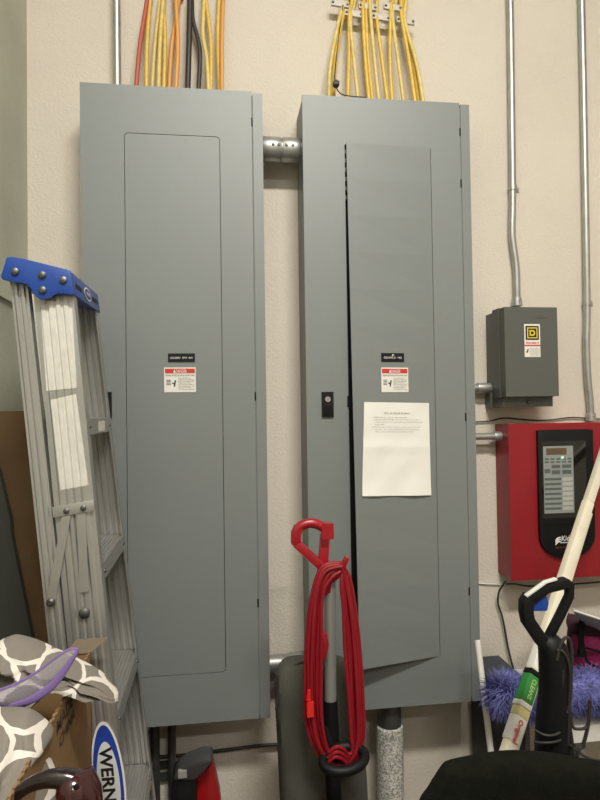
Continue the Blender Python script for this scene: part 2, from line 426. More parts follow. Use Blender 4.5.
# right panel (door ajar)
RX0, RX1, RXS = .25, .74, .772
tR = panel(RX0, RX1, RXS, 'tall grey electrical panel with its door ajar and a paper notice on it', [2.36, 2.2, 1.48, .95])
hT = P(431, 148, YF); hB = P(440, 656, YF); hx = (hT.x+hB.x)/2; hz1, hz0 = hT.z, hB.z
ox0 = P(344.5, 145, YF).x
obj('cover', ring_plate(NB(), RX0, RX1, Zb, Zt, ox0, hx, hz0, hz1, YF, YF+.012, .004), PAN, tR, False)
# dead front seen through the slit, with hardware
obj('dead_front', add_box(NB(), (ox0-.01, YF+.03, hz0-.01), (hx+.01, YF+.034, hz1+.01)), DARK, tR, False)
b = NB(); 
for z in np.linspace(hz1-.02, hz1-.16, 6): add_box(b, (ox0+.001, YF+.004, z-.006), (ox0+.012, YF+.02, z+.006), .001)
rivet(b, (ox0+.006, YF+.004, hz1-.075), .004, .003)
obj('catch_plate', b, STEELD, tR)
dw = hx-ox0-.003
def corner(zz, opening):
    return Vector((hx-math.sqrt(dw*dw-opening*opening), YF-opening, zz))
# opening depth so that the bottom corner appears where the photo has it
def solve(px_y, zz, guess=(0.0, .2)):
    best = None
    for k in range(400):
        o = guess[0]+(guess[1]-guess[0])*k/399; c = corner(zz, o); d = c-Vector((0, 0, CZ)); yy = 400-FPX*(d.dot(Up)/d.dot(Fw))
        if best is None or abs(yy-px_y) < best[0]: best = (abs(yy-px_y), o)
    return best[1]
oT = max(.004, solve(142.3, hz1)); oB = solve(670, hz0)
print('door opening', oT, oB)
cTL, cBL = corner(hz1, oT), corner(hz0, oB)
def doorY(x, z):
    v = (hz1-z)/(hz1-hz0); u = (hx-x)/dw; return YF-(oT+(oB-oT)*v)*u
n = 14; vv = []
for yo in (0, .002):
    for i in range(n+1):
        v = i/n; L_ = corner(hz1+(hz0-hz1)*v, oT+(oB-oT)*v); R_ = Vector((hx-.0015, YF, hz1+(hz0-hz1)*v))
        vv += [L_+Vector((0, yo, 0)), R_+Vector((0, yo, 0))]
o_ = 2*(n+1); ff = []
for i in range(n):
    a = 2*i; ff += [(a, a+1, a+3, a+2), (o_+a+2, o_+a+3, o_+a+1, o_+a), (a, a+2, o_+a+2, o_+a), (a+1, o_+a+1, o_+a+3, a+3)]
ff += [(0, o_, o_+1, 1), (2*n, 2*n+1, o_+2*n+1, o_+2*n)]
b = island(vv, ff)
# folded lip on the free edge
q = [c+Vector((.001, d, 0)) for c in (cTL, cBL) for d in (.001, .013)]
add_hex(b, (q[0], q[1], q[3], q[2]), tuple(p+Vector((.0015, 0, 0)) for p in (q[0], q[1], q[3], q[2])))
dR = obj('door', b, PAN, tR, False)
def on_door(px, py):
    Y = YF
    for _ in range(12): p = P(px, py, Y); Y = doorY(p.x, p.z)
    return P(px, py, Y)
a = on_door(381, 353); b_ = on_door(404, 362); name_plate(dR, a.x, b_.x, a.z, b_.z, doorY, 'SQUARE D   NQ', .78, True)
a = on_door(381, 367.5); b_ = on_door(408.5, 392); danger_sticker(dR, a.x, b_.x, a.z, b_.z, doorY, 'white sticker with a red DANGER band')
a = P(321.5, 392, YF); b_ = P(333.5, 417, YF); lock(tR, ((a.x+b_.x)/2, YF, (a.z+b_.z)/2), b_.x-a.x, a.z-b_.z)
b = add_box(NB(), (ox0-.004, YF-.004, P(350, 407, YF).z), (ox0+.004, YF+.01, P(350, 396, YF).z), .001)
obj('strike', b, BLKM, tR)

# paper notice
pc = [on_door(*q) for q in ((364, 402), (428.5, 403), (431, 495), (362, 496))]
nu, nv = 16, 24; vv = []
for th in (0, .0004):
    for j in range(nv+1):
        for i in range(nu+1):
            u, v = i/nu, j/nv
            p = pc[0].lerp(pc[1], u).lerp(pc[3].lerp(pc[2], u), v)
            p = Vector((p.x, doorY(p.x, p.z), p.z))
            lift = .0012+.0028*math.exp(-((v-.48)/.035)**2)+.010*max(0, v-.8)**1.3*5*(.4+.6*math.sin(u*5+.7)**2)+.0016*math.sin(u*9+v*5)*math.sin(v*9+u*3)
            lift += .02*max(0, u+(1-v)-1.85)
            lift = max(lift, .0008)
            p.y -= lift+th; vv.append(p)
N0 = (nu+1)*(nv+1); ff = []
for j in range(nv):
    for i in range(nu):
        a = j*(nu+1)+i; ff += [(a, a+1, a+nu+2, a+nu+1), (N0+a, N0+a+nu+1, N0+a+nu+2, N0+a+1)]
for i in range(nu): ff += [(i, N0+i, N0+i+1, i+1), (nv*(nu+1)+i, nv*(nu+1)+i+1, N0+nv*(nu+1)+i+1, N0+nv*(nu+1)+i)]
for j in range(nv): a = j*(nu+1); ff += [(a, a+nu+1, N0+a+nu+1, N0+a), (a+nu, N0+a+nu, N0+a+2*nu+1, a+2*nu+1)]
pap = obj('paper_notice', island(vv, ff), PAPER, None, label='creased white paper notice taped to the ajar panel door', cat='paper')
Rv = (pc[1]-pc[0]).normalized(); Uv = (pc[0]-pc[3]).normalized(); Wp = (pc[1]-pc[0]).length; Hp = (pc[0]-pc[3]).length
def pp(u, v):
    p = pc[0].lerp(pc[1], u).lerp(pc[3].lerp(pc[2], u), v); return Vector((p.x, doorY(p.x, p.z)-.0042, p.z))
b = text_bm('How to Identify Breakers', pp(.5, .12), Rv, Uv, .0038, Wp*.4, align='CENTER', bold=.006)
for k, (u0, tx, ww) in enumerate(((.13, '1. Find the number of the breaker in this panel.', .53), (.15, 'Look at the chart on the door. The number should be the same as', .7),
        (.17, 'shown. The panel was wired so that the numbers are not always', .73), (.17, 'in this order.', .14), (.13, '2. The main panel number is printed on each cover. Do not open', .73),
        (.17, 'the cover. The circuits are listed by number. Those that are', .68), (.17, 'off must stay off until the work has been checked', .58))):
    merge(b, text_bm(tx, pp(u0, .165+.026*k), Rv, Uv, .0024, Wp*ww))
obj('lettering', b, INK, pap, False)

# ---------------------------------------------------------------- nipples, conduits
def nipple(label, a, b, r, rings, m=STEEL):
    t = thing('conduit_nipple', label, 'conduit', (Vector(a)+Vector(b))/2-Vector((0, 0, r)))
    obj('pipe', add_cyl(NB(), a, b, r, 28), m, t)
    a, b = Vector(a), Vector(b)
    for f0, f1, k in rings:
        obj('coupling', add_tube(NB(), [a.lerp(b, f0), a.lerp(b, f0+.02), a.lerp(b, f1-.02), a.lerp(b, f1)], [r*(k-.05), r*k, r*k, r*(k-.05)], 28), m, t)
    return t
z_ = P(283, 150, 1.83).z
t = nipple('fat steel conduit joining the two panels near their tops', (LXS-.001, 1.83, z_), (RX0+.003, 1.83, z_), .034, [(.02, .5, 1.1), (.52, .98, 1.1)])
for k, xx in enumerate((.165, .182, .205, .225)):
    b = NB(); rivet(b, (xx, 1.83-.037, z_), .0045, .004); obj('screw', b, STEELD, t)
z_ = P(283, 663, 1.83).z
nipple('steel conduit joining the two panels near their bottoms', (LXS-.001, 1.83, z_), (RX0+.003, 1.83, z_), .026, [(.55, .98, 1.12)])

def conduit(label, pts, r, straps=(), ends=(), m=STEEL):
    base = min(pts, key=lambda p: p[2])
    t = thing('conduit', label, 'conduit', Vector(base)-Vector((0, 0, r)))
    obj('pipe', add_tube(NB(), pts, r, 16, smooth=(8*len(pts) if len(pts) > 2 else 0)), m, t)
    for p in straps:
        p = Vector(p); b = add_tube(NB(), [p-Vector((0, 0, .008)), p+Vector((0, 0, .008))], r*1.22, 18)
        add_box(b, (p.x, YW-.003, p.z-.008), (p.x+r*2.6, YW, p.z+.008), .001)
        rivet(b, (p.x+r*1.9, YW-.003, p.z), .0045, .005)
        obj('strap', b, m, t)
    for p in ends:
        p = Vector(p); b = add_tube(NB(), [p, p+Vector((0, 0, .006)), p+Vector((0, 0, .026)), p+Vector((0, 0, .028))], [r*1.45, r*1.45, r*1.3, r*1.1], 18)
        rivet(b, p+Vector((0, -r*1.3, .016)), .003, .004)
        obj('connector', b, m, t)
    return t
YC = 1.883
top = lambda p: Vector((p.x, p.y, ZC-.001))
p0 = P(117.3, 82, 1.86); p0.z = Zt-.008; q0 = P(116.3, 0, 1.86)
conduit('steel conduit rising from the top of the ladder-side panel', [p0, top(q0)], .0115, ends=[Vector((p0.x, p0.y, Zt-.005))])
pts = [P(517, 306, YC), P(516.5, 275, YC), P(515.5, 262, YC), P(512.5, 240, YC), P(512, 228, YC), P(512.5, 187, YC), P(511, 60, YC), P(510, 0, YC)]
conduit('steel conduit rising from the dark grey switch box', pts+[top(pts[-1])], .0118, straps=[P(512.6, 188, YC)], ends=[P(517, 306, YC)])
pts = [P(591, 421, YC), P(590, 400, YC), P(588, 380, YC), P(586.5, 345, YC), P(587, 302, YC), P(584.5, 150, YC), P(581.5, 0, YC)]
conduit('steel conduit rising from the red fire alarm box', pts+[top(pts[-1])], .0118, straps=[P(587, 303, YC)], ends=[P(591, 421, YC)])
def plain(name, label, cat, pts, r, m, smooth=0, group=None, seg=10):
    return obj(name, add_tube(NB(), pts, r, seg, smooth=smooth), m, None, label=label, cat=cat, group=group)
# pipes below the left panel
for px, r, lb in ((155, .014, 'dark conduit dropping below the left panel beside the ladder'), (172, .012, 'thinner dark conduit dropping below the left panel beside the red vacuum')):
    p = P(px, 740, 1.86); plain('floor_conduit', lb, 'conduit', [(p.x, 1.86, Zb+.003), (p.x, 1.86, 0)], r, STEELD, seg=16)
pa, pb = P(148, 768, 1.885), P(172, 767, 1.885)
b = NB(); 
for dz in (0, -.035): add_box(b, (pa.x, 1.888, pa.z-.01+dz), (pb.x+.01, 1.9, pa.z+.01+dz), .001)
obj('strut_channel', b, STEELD, None, label='short dark strut holding the conduits to the wall below the left panel', cat='bracket')
pts = [P(100, 757, 1.885), P(150, 757, 1.885), P(185, 755, 1.885), P(225, 750, 1.885), P(268, 745, 1.885), P(300, 744, 1.885)]
plain('wall_cable', 'black cable running along the wall below the left panel', 'cable', pts, .005, CB, 40)

# insulated pipe below right panel
pc0 = P(390, 760, 1.815); 
t = thing('insulated_pipe', 'thick pipe wrapped in speckled white insulation under the right panel', 'pipe', (pc0.x, 1.815, 0))
zt = P(390, 724, 1.815).z
obj('insulation', add_tube(NB(), [(pc0.x, 1.815, 0), (pc0.x, 1.815, zt-.004), (pc0.x, 1.815, zt)], [.0415, .0415, .038], 32), SPECK, t)
obj('bare_pipe', add_tube(NB(), [(pc0.x, 1.815, zt-.02), (pc0.x, 1.815, Zb+.003)], .036, 28), STEELD, t)

# ---------------------------------------------------------------- grey disconnect switch box
x0 = P(505, 350, 1.76).x; x1 = P(558.5, 350, 1.76).x; z1 = P(530, 306.5, 1.76).z; z0 = P(530, 397, 1.76).z
t = thing('switch_box', 'dark grey steel safety switch box with a yellow and black logo sticker', 'switch box', ((x0+x1)/2, 1.83, z0))
obj('body', add_box(NB(), (x0+.004, 1.79, z0-.03), (x1-.006, YW, z1-.006), .004), DISC, t)
fr = [(x0, z0), (x1-.006, z0), (x1, z0+.01), (x1, z1-.008), (x1-.006, z1), (x0, z1)]
b = NB()
add_box(b, (x0, 1.76, z0+.002), (x1-.002, 1.80, z1-.002), .004)
add_box(b, (x0-.002, 1.795, z0), (x1, 1.84, z1), .003)
cv = obj('cover', b, DISC, t)
obj('foot_flange', add_box(NB(), (x0-.004, 1.86, z0-.032), (x0+.03, YW, z0+.02), .004), DISC, t)
b = NB(); rivet(b, ((x0+x1)/2, 1.79, z0-.015), .006, .006); obj('screw', b, STEELD, t)
b = add_box(NB(), (x0-.0012+.11, 1.7585, z1-.035), (x1-.04, 1.76, z1-.033)); obj('embossed_line', b, DISC, t)
# sticker
Yc = 1.7598
a = P(524, 324, Yc); c = P(540.5, 357, Yc); hh = a.z-c.z; ww = c.x-a.x
s = obj('logo_sticker', qbm(*[Vector((x, Yc, z)) for x, z in ((a.x, a.z), (c.x, a.z), (c.x, c.z), (a.x, c.z))], .0005), STICK, cv, False, label='white sticker with a square D logo and red line')
def sq(cx, cz, hw, e): return qbm(*[Vector((x, Yc-e, z)) for x, z in ((cx-hw, cz+hw), (cx+hw, cz+hw), (cx+hw, cz-hw), (cx-hw, cz-hw))], .0002)
cx, cz = (a.x+c.x)/2, a.z-hh*.27; hw = ww*.42
b = sq(cx, cz, hw, .0006); merge(b, sq(cx, cz, hw*.62, .0012)); 
lg = obj('logo', b, INK, s, False)
b = NB()
for k, g in ((.78, .62), ):
    for sx0, sx1, sz0, sz1 in ((-k, k, g, k), (-k, k, -k, -g), (-k, -g, -g, g), (g, k, -g, g)):
        merge(b, qbm(*[Vector((cx+hw*x, Yc-.0014, cz+hw*z)) for x, z in ((sx0, sz1), (sx1, sz1), (sx1, sz0), (sx0, sz0))], .0002))
dd = [(-.42, .42), (.2, .42), (.42, .2), (.42, -.2), (.2, -.42), (-.42, -.42)]; di = [(-.2, .2), (.1, .2), (.2, .1), (.2, -.1), (.1, -.2), (-.2, -.2)]
vv = [Vector((cx+hw*p[0], Yc-.0016, cz+hw*p[1])) for p in dd+di]; merge(b, island(vv, [(i, (i+1) % 6, (i+1) % 6+6, i+6) for i in range(6)]))
obj('logo_square', b, YEL, s, False)
b = text_bm('SQUARE D', (cx, Yc-.0007, a.z-hh*.6), (1, 0, 0), (0, 0, 1), hh*.055, ww*.85, align='CENTER', bold=.03)
merge(b, qbm(*[Vector((x, Yc-.0007, z)) for x, z in ((a.x, a.z-hh*.63), (c.x, a.z-hh*.63), (c.x, a.z-hh*.67), (a.x, a.z-hh*.67))], .0002))
obj('lettering', b, REDS, s, False)
b = NB()
for k in range(8): merge(b, text_bm('Turn power off before opening'[:22+k % 3*3], (a.x+ww*.32, Yc-.0007, a.z-hh*(.74+.033*k)), (1, 0, 0), (0, 0, 1), hh*.02, ww*.62))
merge(b, qbm(*[Vector((x, Yc-.0007, z)) for x, z in ((a.x+ww*.18, a.z-hh*.76), (a.x+ww*.27, a.z-hh*.76), (a.x+ww*.18, a.z-hh*.88), (a.x+ww*.08, a.z-hh*.86))], .0002))
obj('fine_print', b, INKG, s, False)
z_ = P(480, 388, 1.87).z
nipple('short steel conduit between the right panel and the grey switch box', (RXS-.003, 1.87, z_), (x0+.006, 1.87, z_), .012, [(.55, .97, 1.4)])

# ---------------------------------------------------------------- red fire alarm box
RY = 1.8
x0 = P(510, 500, RY).x; z1 = P(530, 423.5, RY).z; z0 = P(530, 580, RY).z; x1 = x0+.42
t = thing('fire_alarm_box', 'red steel fire alarm control box with a black window door', 'alarm box', ((x0+x1)/2, 1.85, z0))
obj('body', add_box(NB(), (x0+.003, RY+.012, z0+.003), (x1-.003, YW, z1-.003), .002), RED, t)
obj('cover', add_box(NB(), (x0, RY, z0), (x1, RY+.03, z1), .003), RED, t)
bx0 = P(537, 480, RY).x; bx1 = P(592, 480, RY).x; bz1 = P(565, 430, RY).z; bz0 = P(565, 558, RY).z
cxm = (bx0+bx1)/2; hwid = (bx1-bx0)/2
pts = [(bx0, bz1), (bx0+.03, bz1+.002), (bx1-.03, bz1+.002), (bx1, bz1)]
for k in range(0, 17):
    a_ = -math.pi*k/16; pts.append((cxm+hwid*math.cos(a_)**1 if True else 0, bz0+.075+.075*math.sin(a_)))
bz = obj('bezel', add_prism(NB(), pts[::-1], RY-.012, RY+.002, .0015), BLK, t, label='black moulded door with rounded bottom')
gx0 = P(541.5, 470, RY-.012).x; gx1 = P(586, 470, RY-.012).x; gz1 = P(560, 441, RY-.012).z; gz0 = P(560, 518, RY-.012).z
obj('window', add_prism(NB(), rrect(gx0, gx1, gz0, gz1, .004), RY-.0128, RY-.0115), GLASS, bz)
kx0 = P(543.5, 470, RY-.013).x; kx1 = P(573.5, 470, RY-.013).x; kz1 = P(560, 446, RY-.013).z; kz0 = P(560, 513, RY-.013).z
KP = mat('keypad_grey', (140, 146, 142), .4)
kp = obj('keypad', add_prism(NB(), rrect(kx0, kx1, kz0, kz1, .002), RY-.0134, RY-.0126), KP, bz, label='grey keypad sheet behind the window')
def kr(u0, u1, v0, v1, e=.0003): 
    xa, xb = kx0+(kx1-kx0)*u0, kx0+(kx1-kx0)*u1; za, zb = kz1+(kz0-kz1)*v0, kz1+(kz0-kz1)*v1
    return qbm(*[Vector((x, RY-.0134-e*.1, z)) for x, z in ((xa, za), (xb, za), (xb, zb), (xa, zb))], e)
obj('display', kr(.1, .78, .03, .13), mat('lcd_brown', (96, 78, 60), .3), kp, False)
b = NB()
for r_ in range(2):
    for c_ in range(5): merge(b, kr(.05+.19*c_, .18+.19*c_, .18+.045*r_, .205+.045*r_))
for q_ in ((.27, .55, .28, .33), (.62, .92, .28, .33), (.03, .22, .34, .4), (.27, .55, .36, .42), (.62, .92, .36, .42)): merge(b, kr(*q_))
for r_ in range(7): merge(b, kr(.02, .58, .475+.073*r_, .51+.073*r_))
obj('buttons', b, mat('keypad_dark', (86, 92, 90), .5), kp, False)
b = NB()
for r_ in range(7): merge(b, kr(.62, .96, .47+.073*r_, .52+.073*r_))
obj('zone_labels', b, mat('keypad_pale', (176, 178, 168), .5), kp, False)
p = P(562.5, 457.5, RY-.0137); b = NB(); add_ball(b, (p.x, RY-.0138, p.z), .0028, .001, .0028, 12); obj('status_light', b, LED, kp, label='small green light')
b = add_box(NB(), (gx0+.004, RY-.0135, P(560, 523.5, RY).z-.002), (gx1-.004, RY-.012, P(560, 523.5, RY).z+.001), .0005); obj('lip', b, BLKM, bz)
a = P(561.5, 541, RY-.0125)
b = text_bm('Kidde', (a.x, RY-.0125, a.z), (1, 0, 0), (0, 0, 1), 0.0165, .047, shear=.15, bold=.015)
q = P(555.5, 545, RY-.0125)
for k in range(3):
    base = Vector((q.x, RY-.0125, q.z+.006*k)); merge(b, add_tube(NB(), [base, base+Vector((.008, 0, .009)), base+Vector((.02, 0, .012))], [.0015, .003, .001], 6, smooth=6))
merge(b, qbm(Vector((a.x-.004, RY-.0125, a.z-.004)), Vector((a.x+.046, RY-.0125, a.z-.004)), Vector((a.x+.046, RY-.0125, a.z-.0065)), Vector((a.x-.006, RY-.0125, a.z-.0065)), .0003))
obj('lettering', b, WINK, bz, False)
q = P(555.5, 548.5, RY-.0125)
obj('small_lettering', text_bm('FIRE SYSTEMS', (q.x, RY-.0125, q.z), (1, 0, 0), (0, 0, 1), .004, .07), mat('dull_red_ink', (150, 90, 80), .5), bz, False)
b = NB(); 
for py in (453, 462): rivet(b, P(507, py, RY-.0) , .003, .003)
b.free()
z_ = P(485, 436.5, 1.86).z
nipple('short steel conduit between the right panel and the red alarm box', (RXS-.003, 1.86, z_), (x0+.005, 1.86, z_), .011, [(.8, .99, 1.45)])
pts = [P(474, 422, 1.893), P(490, 421, 1.893), P(505, 418, 1.893), P(530, 420, 1.893), P(550, 420, 1.893), P(572, 417.5, 1.893), P(600, 419, 1.893), P(640, 420, 1.893)]
plain('thin_wire', 'thin black wire running along the wall just above the red box', 'cable', pts, .0022, CB, 60, seg=8)
plain('pale_wire', 'thin pale wire crossing the wall at the bottom of the red box', 'cable', [P(473, 583, 1.895), P(488, 584, 1.895), P(503, 584.5, 1.895)], .0022, WHITE, 20, seg=8)
pts = [P(506, 581, 1.86), P(503, 585, 1.86), P(499, 592, 1.87), P(498, 603, 1.885), P(502, 616, 1.885), P(505, 630, 1.885), P(507.5, 645, 1.885), P(511, 660, 1.885), P(515, 675, 1.885), P(517, 690, 1.885)]
plain('black_wire', 'black wire dropping down the wall from the red box corner', 'cable', pts, .0032, CB, 60, seg=8)
pts = [P(506, 584, 1.86), P(515, 584, 1.87), P(528, 586, 1.88), P(545, 586, 1.885), P(575, 584, 1.885), P(600, 582, 1.87)]
plain('slack_wire', 'black wire hanging slack under the red box', 'cable', pts, .0028, CB, 40, seg=8)

# ---------------------------------------------------------------- cables over the panels
ORD = ['first', 'second', 'third', 'fourth', 'fifth', 'sixth', 'seventh', 'eighth', 'ninth', 'tenth', 'eleventh', 'twelfth', 'thirteenth']
def cable(label, px, r, m, group, Y0=1.84, Y1=1.875, name='power_cable'):
    n = len(px); pts = []
    for i, (x, y) in enumerate(px): pts.append(P(x, y, Y0+(Y1-Y0)*i/(n-1)))
    pts[0].z = Zt-.01
    d = pts[-1]-pts[-2]; e = pts[-1]+d*.5; e.z = pts[-1].z+.15; f = Vector((pts[-1].x, Y1, ZC-.001))
    plain(name, label, 'cable', pts+[e, f], r, m, 34, group)
G1 = 'cables above the left panel'
Lc = [([(135, 84), (140, 45), (147, 0)], .0066, CR, 'red cable, leftmost over the left panel'),
      ([(146, 84), (147, 45), (150, 0)], .0066, CY, 'golden yellow cable just right of the red one'),
      ([(151, 84), (155, 45), (160, 0)], .0062, CYP, 'pale cable slanting just right of the golden one by the red cable'),
      ([(158, 85), (160, 45), (163, 0)], .0066, CYP, 'pale yellow cable in the middle of the left half of the bundle'),
      ([(163, 85), (165, 45), (163.5, 0)], .0064, CY, 'yellow cable beside the leftmost orange cable'),
      ([(168, 85), (172, 45), (179, 0)], .0066, CO, 'orange cable crossing to the right of its bundle'),
      ([(175, 86), (178, 45), (176, 0)], .0068, CO, 'orange cable nearest the black cables, left of them'),
      ([(187, 86), (189, 45), (190, 0)], .0088, CB, 'thick straight black cable over the left panel'),
      ([(197, 87), (200, 60), (198, 40), (193, 20), (192, 0)], .0068, CB, 'thinner bent black cable right of the thick straight one'),
      ([(209, 88), (207, 60), (203, 35), (204, 0)], .0062, CYP, 'pale yellow cable right beside the bent black one'),
      ([(210, 88), (211, 45), (206, 0)], .0062, CY, 'yellow cable crossing the pale one right of the black cables'),
      ([(220, 88), (218, 45), (219, 0)], .0068, CY, 'golden cable last but one on the right over the left panel'),
      ([(222, 88), (222, 45), (223, 0)], .0058, CO, 'orange cable, rightmost over the left panel')]
for i, (px, r, m, lb) in enumerate(Lc): cable(lb, px, r, m, G1, 1.82+.015*(i % 3), 1.86+.01*(i % 3))
G2 = 'yellow cables above the right panel'
Rc = [[(329, 97), (330, 70), (338, 25), (344, 0)], [(333, 97), (335, 65), (341, 25), (347, 0)], [(347, 98), (349, 60), (349.5, 15), (352, 0)], [(359, 98), (354, 60), (350.5, 22), (355, 0)],
      [(370, 98), (365, 55), (363, 10), (364, 0)], [(374, 98), (368, 55), (366, 10), (368, 0)], [(380, 98), (374, 55), (370, 8), (370, 0)], [(389, 99), (382, 60), (377, 20), (377, 0)],
      [(393, 99), (390, 60), (391, 8), (393, 0)], [(405, 100), (398, 60), (392.5, 15), (396, 0)], [(417, 100), (409, 60), (402, 20), (401, 0)], [(421, 101), (413, 62), (403.5, 20), (404, 0)], [(425, 101), (417, 66), (405, 22), (406, 0)]]
for i, px in enumerate(Rc):
    cable(('%s yellow cable from the left above the right panel' % ORD[i]) if i < 12 else 'rightmost yellow cable above the right panel', px, .0062, CYP if i % 3 == 0 else CY, G2, 1.82+.012*(i % 3), 1.865+.008*(i % 2))
# clamps
cl = [((329, 8), (350, 1), 'leftmost'), ((345, 9), (361, 20), 'second from the left'), ((357, 4), (377, 11), 'third from the left'), ((373, 14), (387, 22), 'fourth from the left'), ((384, 3), (400, 13), 'fifth from the left'), ((396, 17), (413, 26), 'rightmost')]
CLM = mat('pale_clamp_plastic', (196, 190, 178), .5)
for (a, b_, lb) in cl:
    A = P((a[0]+b_[0])/2-9, (a[1]+b_[1])/2, 1.87); B = P((a[0]+b_[0])/2+9, (a[1]+b_[1])/2+3, 1.87)
    t = thing('cable_clamp', 'pale plastic cable clamp, %s of six above the right panel' % lb, 'clamp', (A+B)/2-Vector((0, 0, .01)), 'cable clamps above the right panel')
    b = add_hex(NB(), [A+Vector((0, -.014, -.010)), B+Vector((0, -.014, -.010)), B+Vector((0, -.014, .010)), A+Vector((0, -.014, .010))],
                [A+Vector((0, -.002, -.008)), B+Vector((0, -.002, -.008)), B+Vector((0, -.002, .008)), A+Vector((0, -.002, .008))], .002)
    obj('saddle', b, CLM, t)
    for q in (A.lerp(B, .1), A.lerp(B, .9)):
        b = NB(); rivet(b, q+Vector((0, -.014, 0)), .004, .004); obj('screw', b, STEELD, t)
plain('sensor_lead', 'thin black lead hanging among the yellow cables', 'cable', [P(343, 5, 1.855), P(339, 35, 1.85), P(336, 60, 1.84), P(335, 82, 1.82), P(340, 93, 1.81), P(350, 96, 1.80), P(366, 97.3, 1.79)], .0018, CB, 40, seg=8)
b = NB(); p = P(336, 84, 1.80); add_ball(b, p, .011, .010, .013, 12); add_box(b, (p.x-.009, p.y-.011, p.z-.006), (p.x+.009, p.y+.008, p.z+.005), .002)
obj('cable_knot', b, mat('dark_brown_rubber', (58, 46, 40), .6), None, label='small dark brown grommet on the thin black lead over the right panel', cat='grommet')

# ---------------------------------------------------------------- stepladder
def lerp(a, b, t): return a+(b-a)*t
nA, nB = P(74, 300, 1.31), P(113, 690, 1.278)
fA, fB = P(98, 313, 1.605), P(151.5, 762, 1.65)
def ednear(z): t = (nA.z-z)/(nA.z-nB.z); return Vector((lerp(nA.x, nB.x, t), lerp(nA.y, nB.y, t), z))
def edfar(z): t = (fA.z-z)/(fA.z-fB.z); return Vector((lerp(fA.x, fB.x, t), lerp(fA.y, fB.y, t), z))
rA0, rA1, rB0, rB1 = P(14, 295, 1.31), P(28.5, 295, 1.31), P(48, 620, 1.28), P(63, 620, 1.28)
def edrear(z, far=False):
    t = (rA1.z-z)/(rA1.z-rB1.z); x = lerp(rA1.x, rB1.x, t)
    n_ = ednear(z); f_ = edfar(z)
    return Vector((x, n_.y, z)) if not far else Vector((x+(f_.x-n_.x), f_.y, z))
ZT = 1.79
def rail_bm(fn, width, flange, sgn, ribs, z0=0.012, z1=ZT):
    """channel rail; fn(z) gives its front edge, sgn=+1 web on the near side with flanges going deeper"""
    prof = [(0, flange), (0, 0)]
    for k in range(ribs):
        u0 = width*(.12+.76*(k+.18)/ribs); u1 = width*(.12+.76*(k+.82)/ribs)
        prof += [(u0-.002, 0), (u0+.0015, -.003), (u1-.0015, -.003), (u1+.002, 0)]
    prof += [(width, 0), (width, flange)]
    T = .0022
    inner = [(min(max(u, T), width-T), (w+T if 0 < i < len(prof)-1 else w)) for i, (u, w) in enumerate(prof)]
    ring = prof+inner[::-1]; n = len(ring); v = []
    zs = np.linspace(z0, z1, 12)
    for z in zs:
        o = fn(float(z)); v += [o+Vector((-u, sgn*w, 0)) for u, w in ring]
    f = [tuple(range(n)), tuple(range(len(v)-1, len(v)-n-1, -1))]
    for i in range(len(zs)-1): f += [(i*n+k, i*n+(k+1) % n, (i+1)*n+(k+1) % n, (i+1)*n+k) for k in range(n)]
    o = island(v, f); bmesh.ops.triangulate(o, faces=[x for x in o.faces if len(x.verts) > 4]); return o
b0 = ednear(0); b1 = edfar(0)
lad = thing('stepladder', 'folded aluminium stepladder with a blue plastic top leaning at the left', 'ladder', Vector(((b0.x+b1.x)/2-.05, (b0.y+b1.y)/2, 0)))
railn = obj('side_rail', rail_bm(ednear, .080, .028, 1, 4), ALU, lad)
railf = obj('side_rail', rail_bm(edfar, .080, .028, -1, 4), ALU, lad)
obj('rear_rail', rail_bm(lambda z: edrear(z), .034, .024, 1, 2), ALU, lad)
obj('rear_rail', rail_bm(lambda z: edrear(z, True), .034, .024, -1, 2), ALU, lad)
for z in (1.38, 1.0, .62, .25):
    a, c = edrear(z), edrear(z, True)
    obj('rear_brace', add_box(NB(), (a.x-.028, a.y+.003, z-.012), (a.x-.008, c.y-.003, z+.012), .002), ALU, lad)
# steps
zn1 = P(90, 436.5, 1.3).z+.03
for k in range(6):
    z = P(110, 421, 1.62).z+.008-.3055*k
    if z < .02: break
    a = ednear(z); c = edfar(z)
    b = NB(); yn, yf = a.y+.0025, c.y-.0025
    add_hex(b, [a+Vector((.001, .0025, 0)), c+Vector((.001, -.0025, 0)), c+Vector((-.078, -.0025, 0)), a+Vector((-.078, .0025, 0))],
            [a+Vector((.001, .0025, -.003)), c+Vector((.001, -.0025, -.003)), c+Vector((-.078, -.0025, -.003)), a+Vector((-.078, .0025, -.003))])
    for off, hh in ((0, .034), (-.076, .03)):
        add_hex(b, [a+Vector((off+.002, .0025, 0)), c+Vector((off+.002, -.0025, 0)), c+Vector((off+.002, -.0025, -hh)), a+Vector((off+.002, .0025, -hh))],
                [a+Vector((off, .0025, 0)), c+Vector((off, -.0025, 0)), c+Vector((off, -.0025, -hh)), a+Vector((off, .0025, -hh))])
    for q in range(9):
        u = -.004-.0085*q
        add_hex(b, [a+Vector((u, .004, 0)), c+Vector((u, -.004, 0)), c+Vector((u-.004, -.004, 0)), a+Vector((u-.004, .004, 0))],
                [a+Vector((u-.001, .004, .0022)), c+Vector((u-.001, -.004, .0022)), c+Vector((u-.003, -.004, .0022)), a+Vector((u-.003, .004, .0022))])
    st = obj('step', b, ALU, lad, False)
    for f_ in (.1, .9):
        b = NB(); rivet(b, a.lerp(c, f_)+Vector((.002, 0, -.017)), .004, .003, (1, 0, 0)); obj('rivet', b, STEELD, st)
    if k == 0:
        m0 = a.lerp(c, .42)+Vector((.0024, 0, -.006)); m1 = a.lerp(c, .68)+Vector((.0024, 0, -.006))
        obj('small_label', qbm(m0, m1, m1-Vector((0, 0, .024)), m0-Vector((0, 0, .024)), .0004), STICK, st, False, label='small white label')
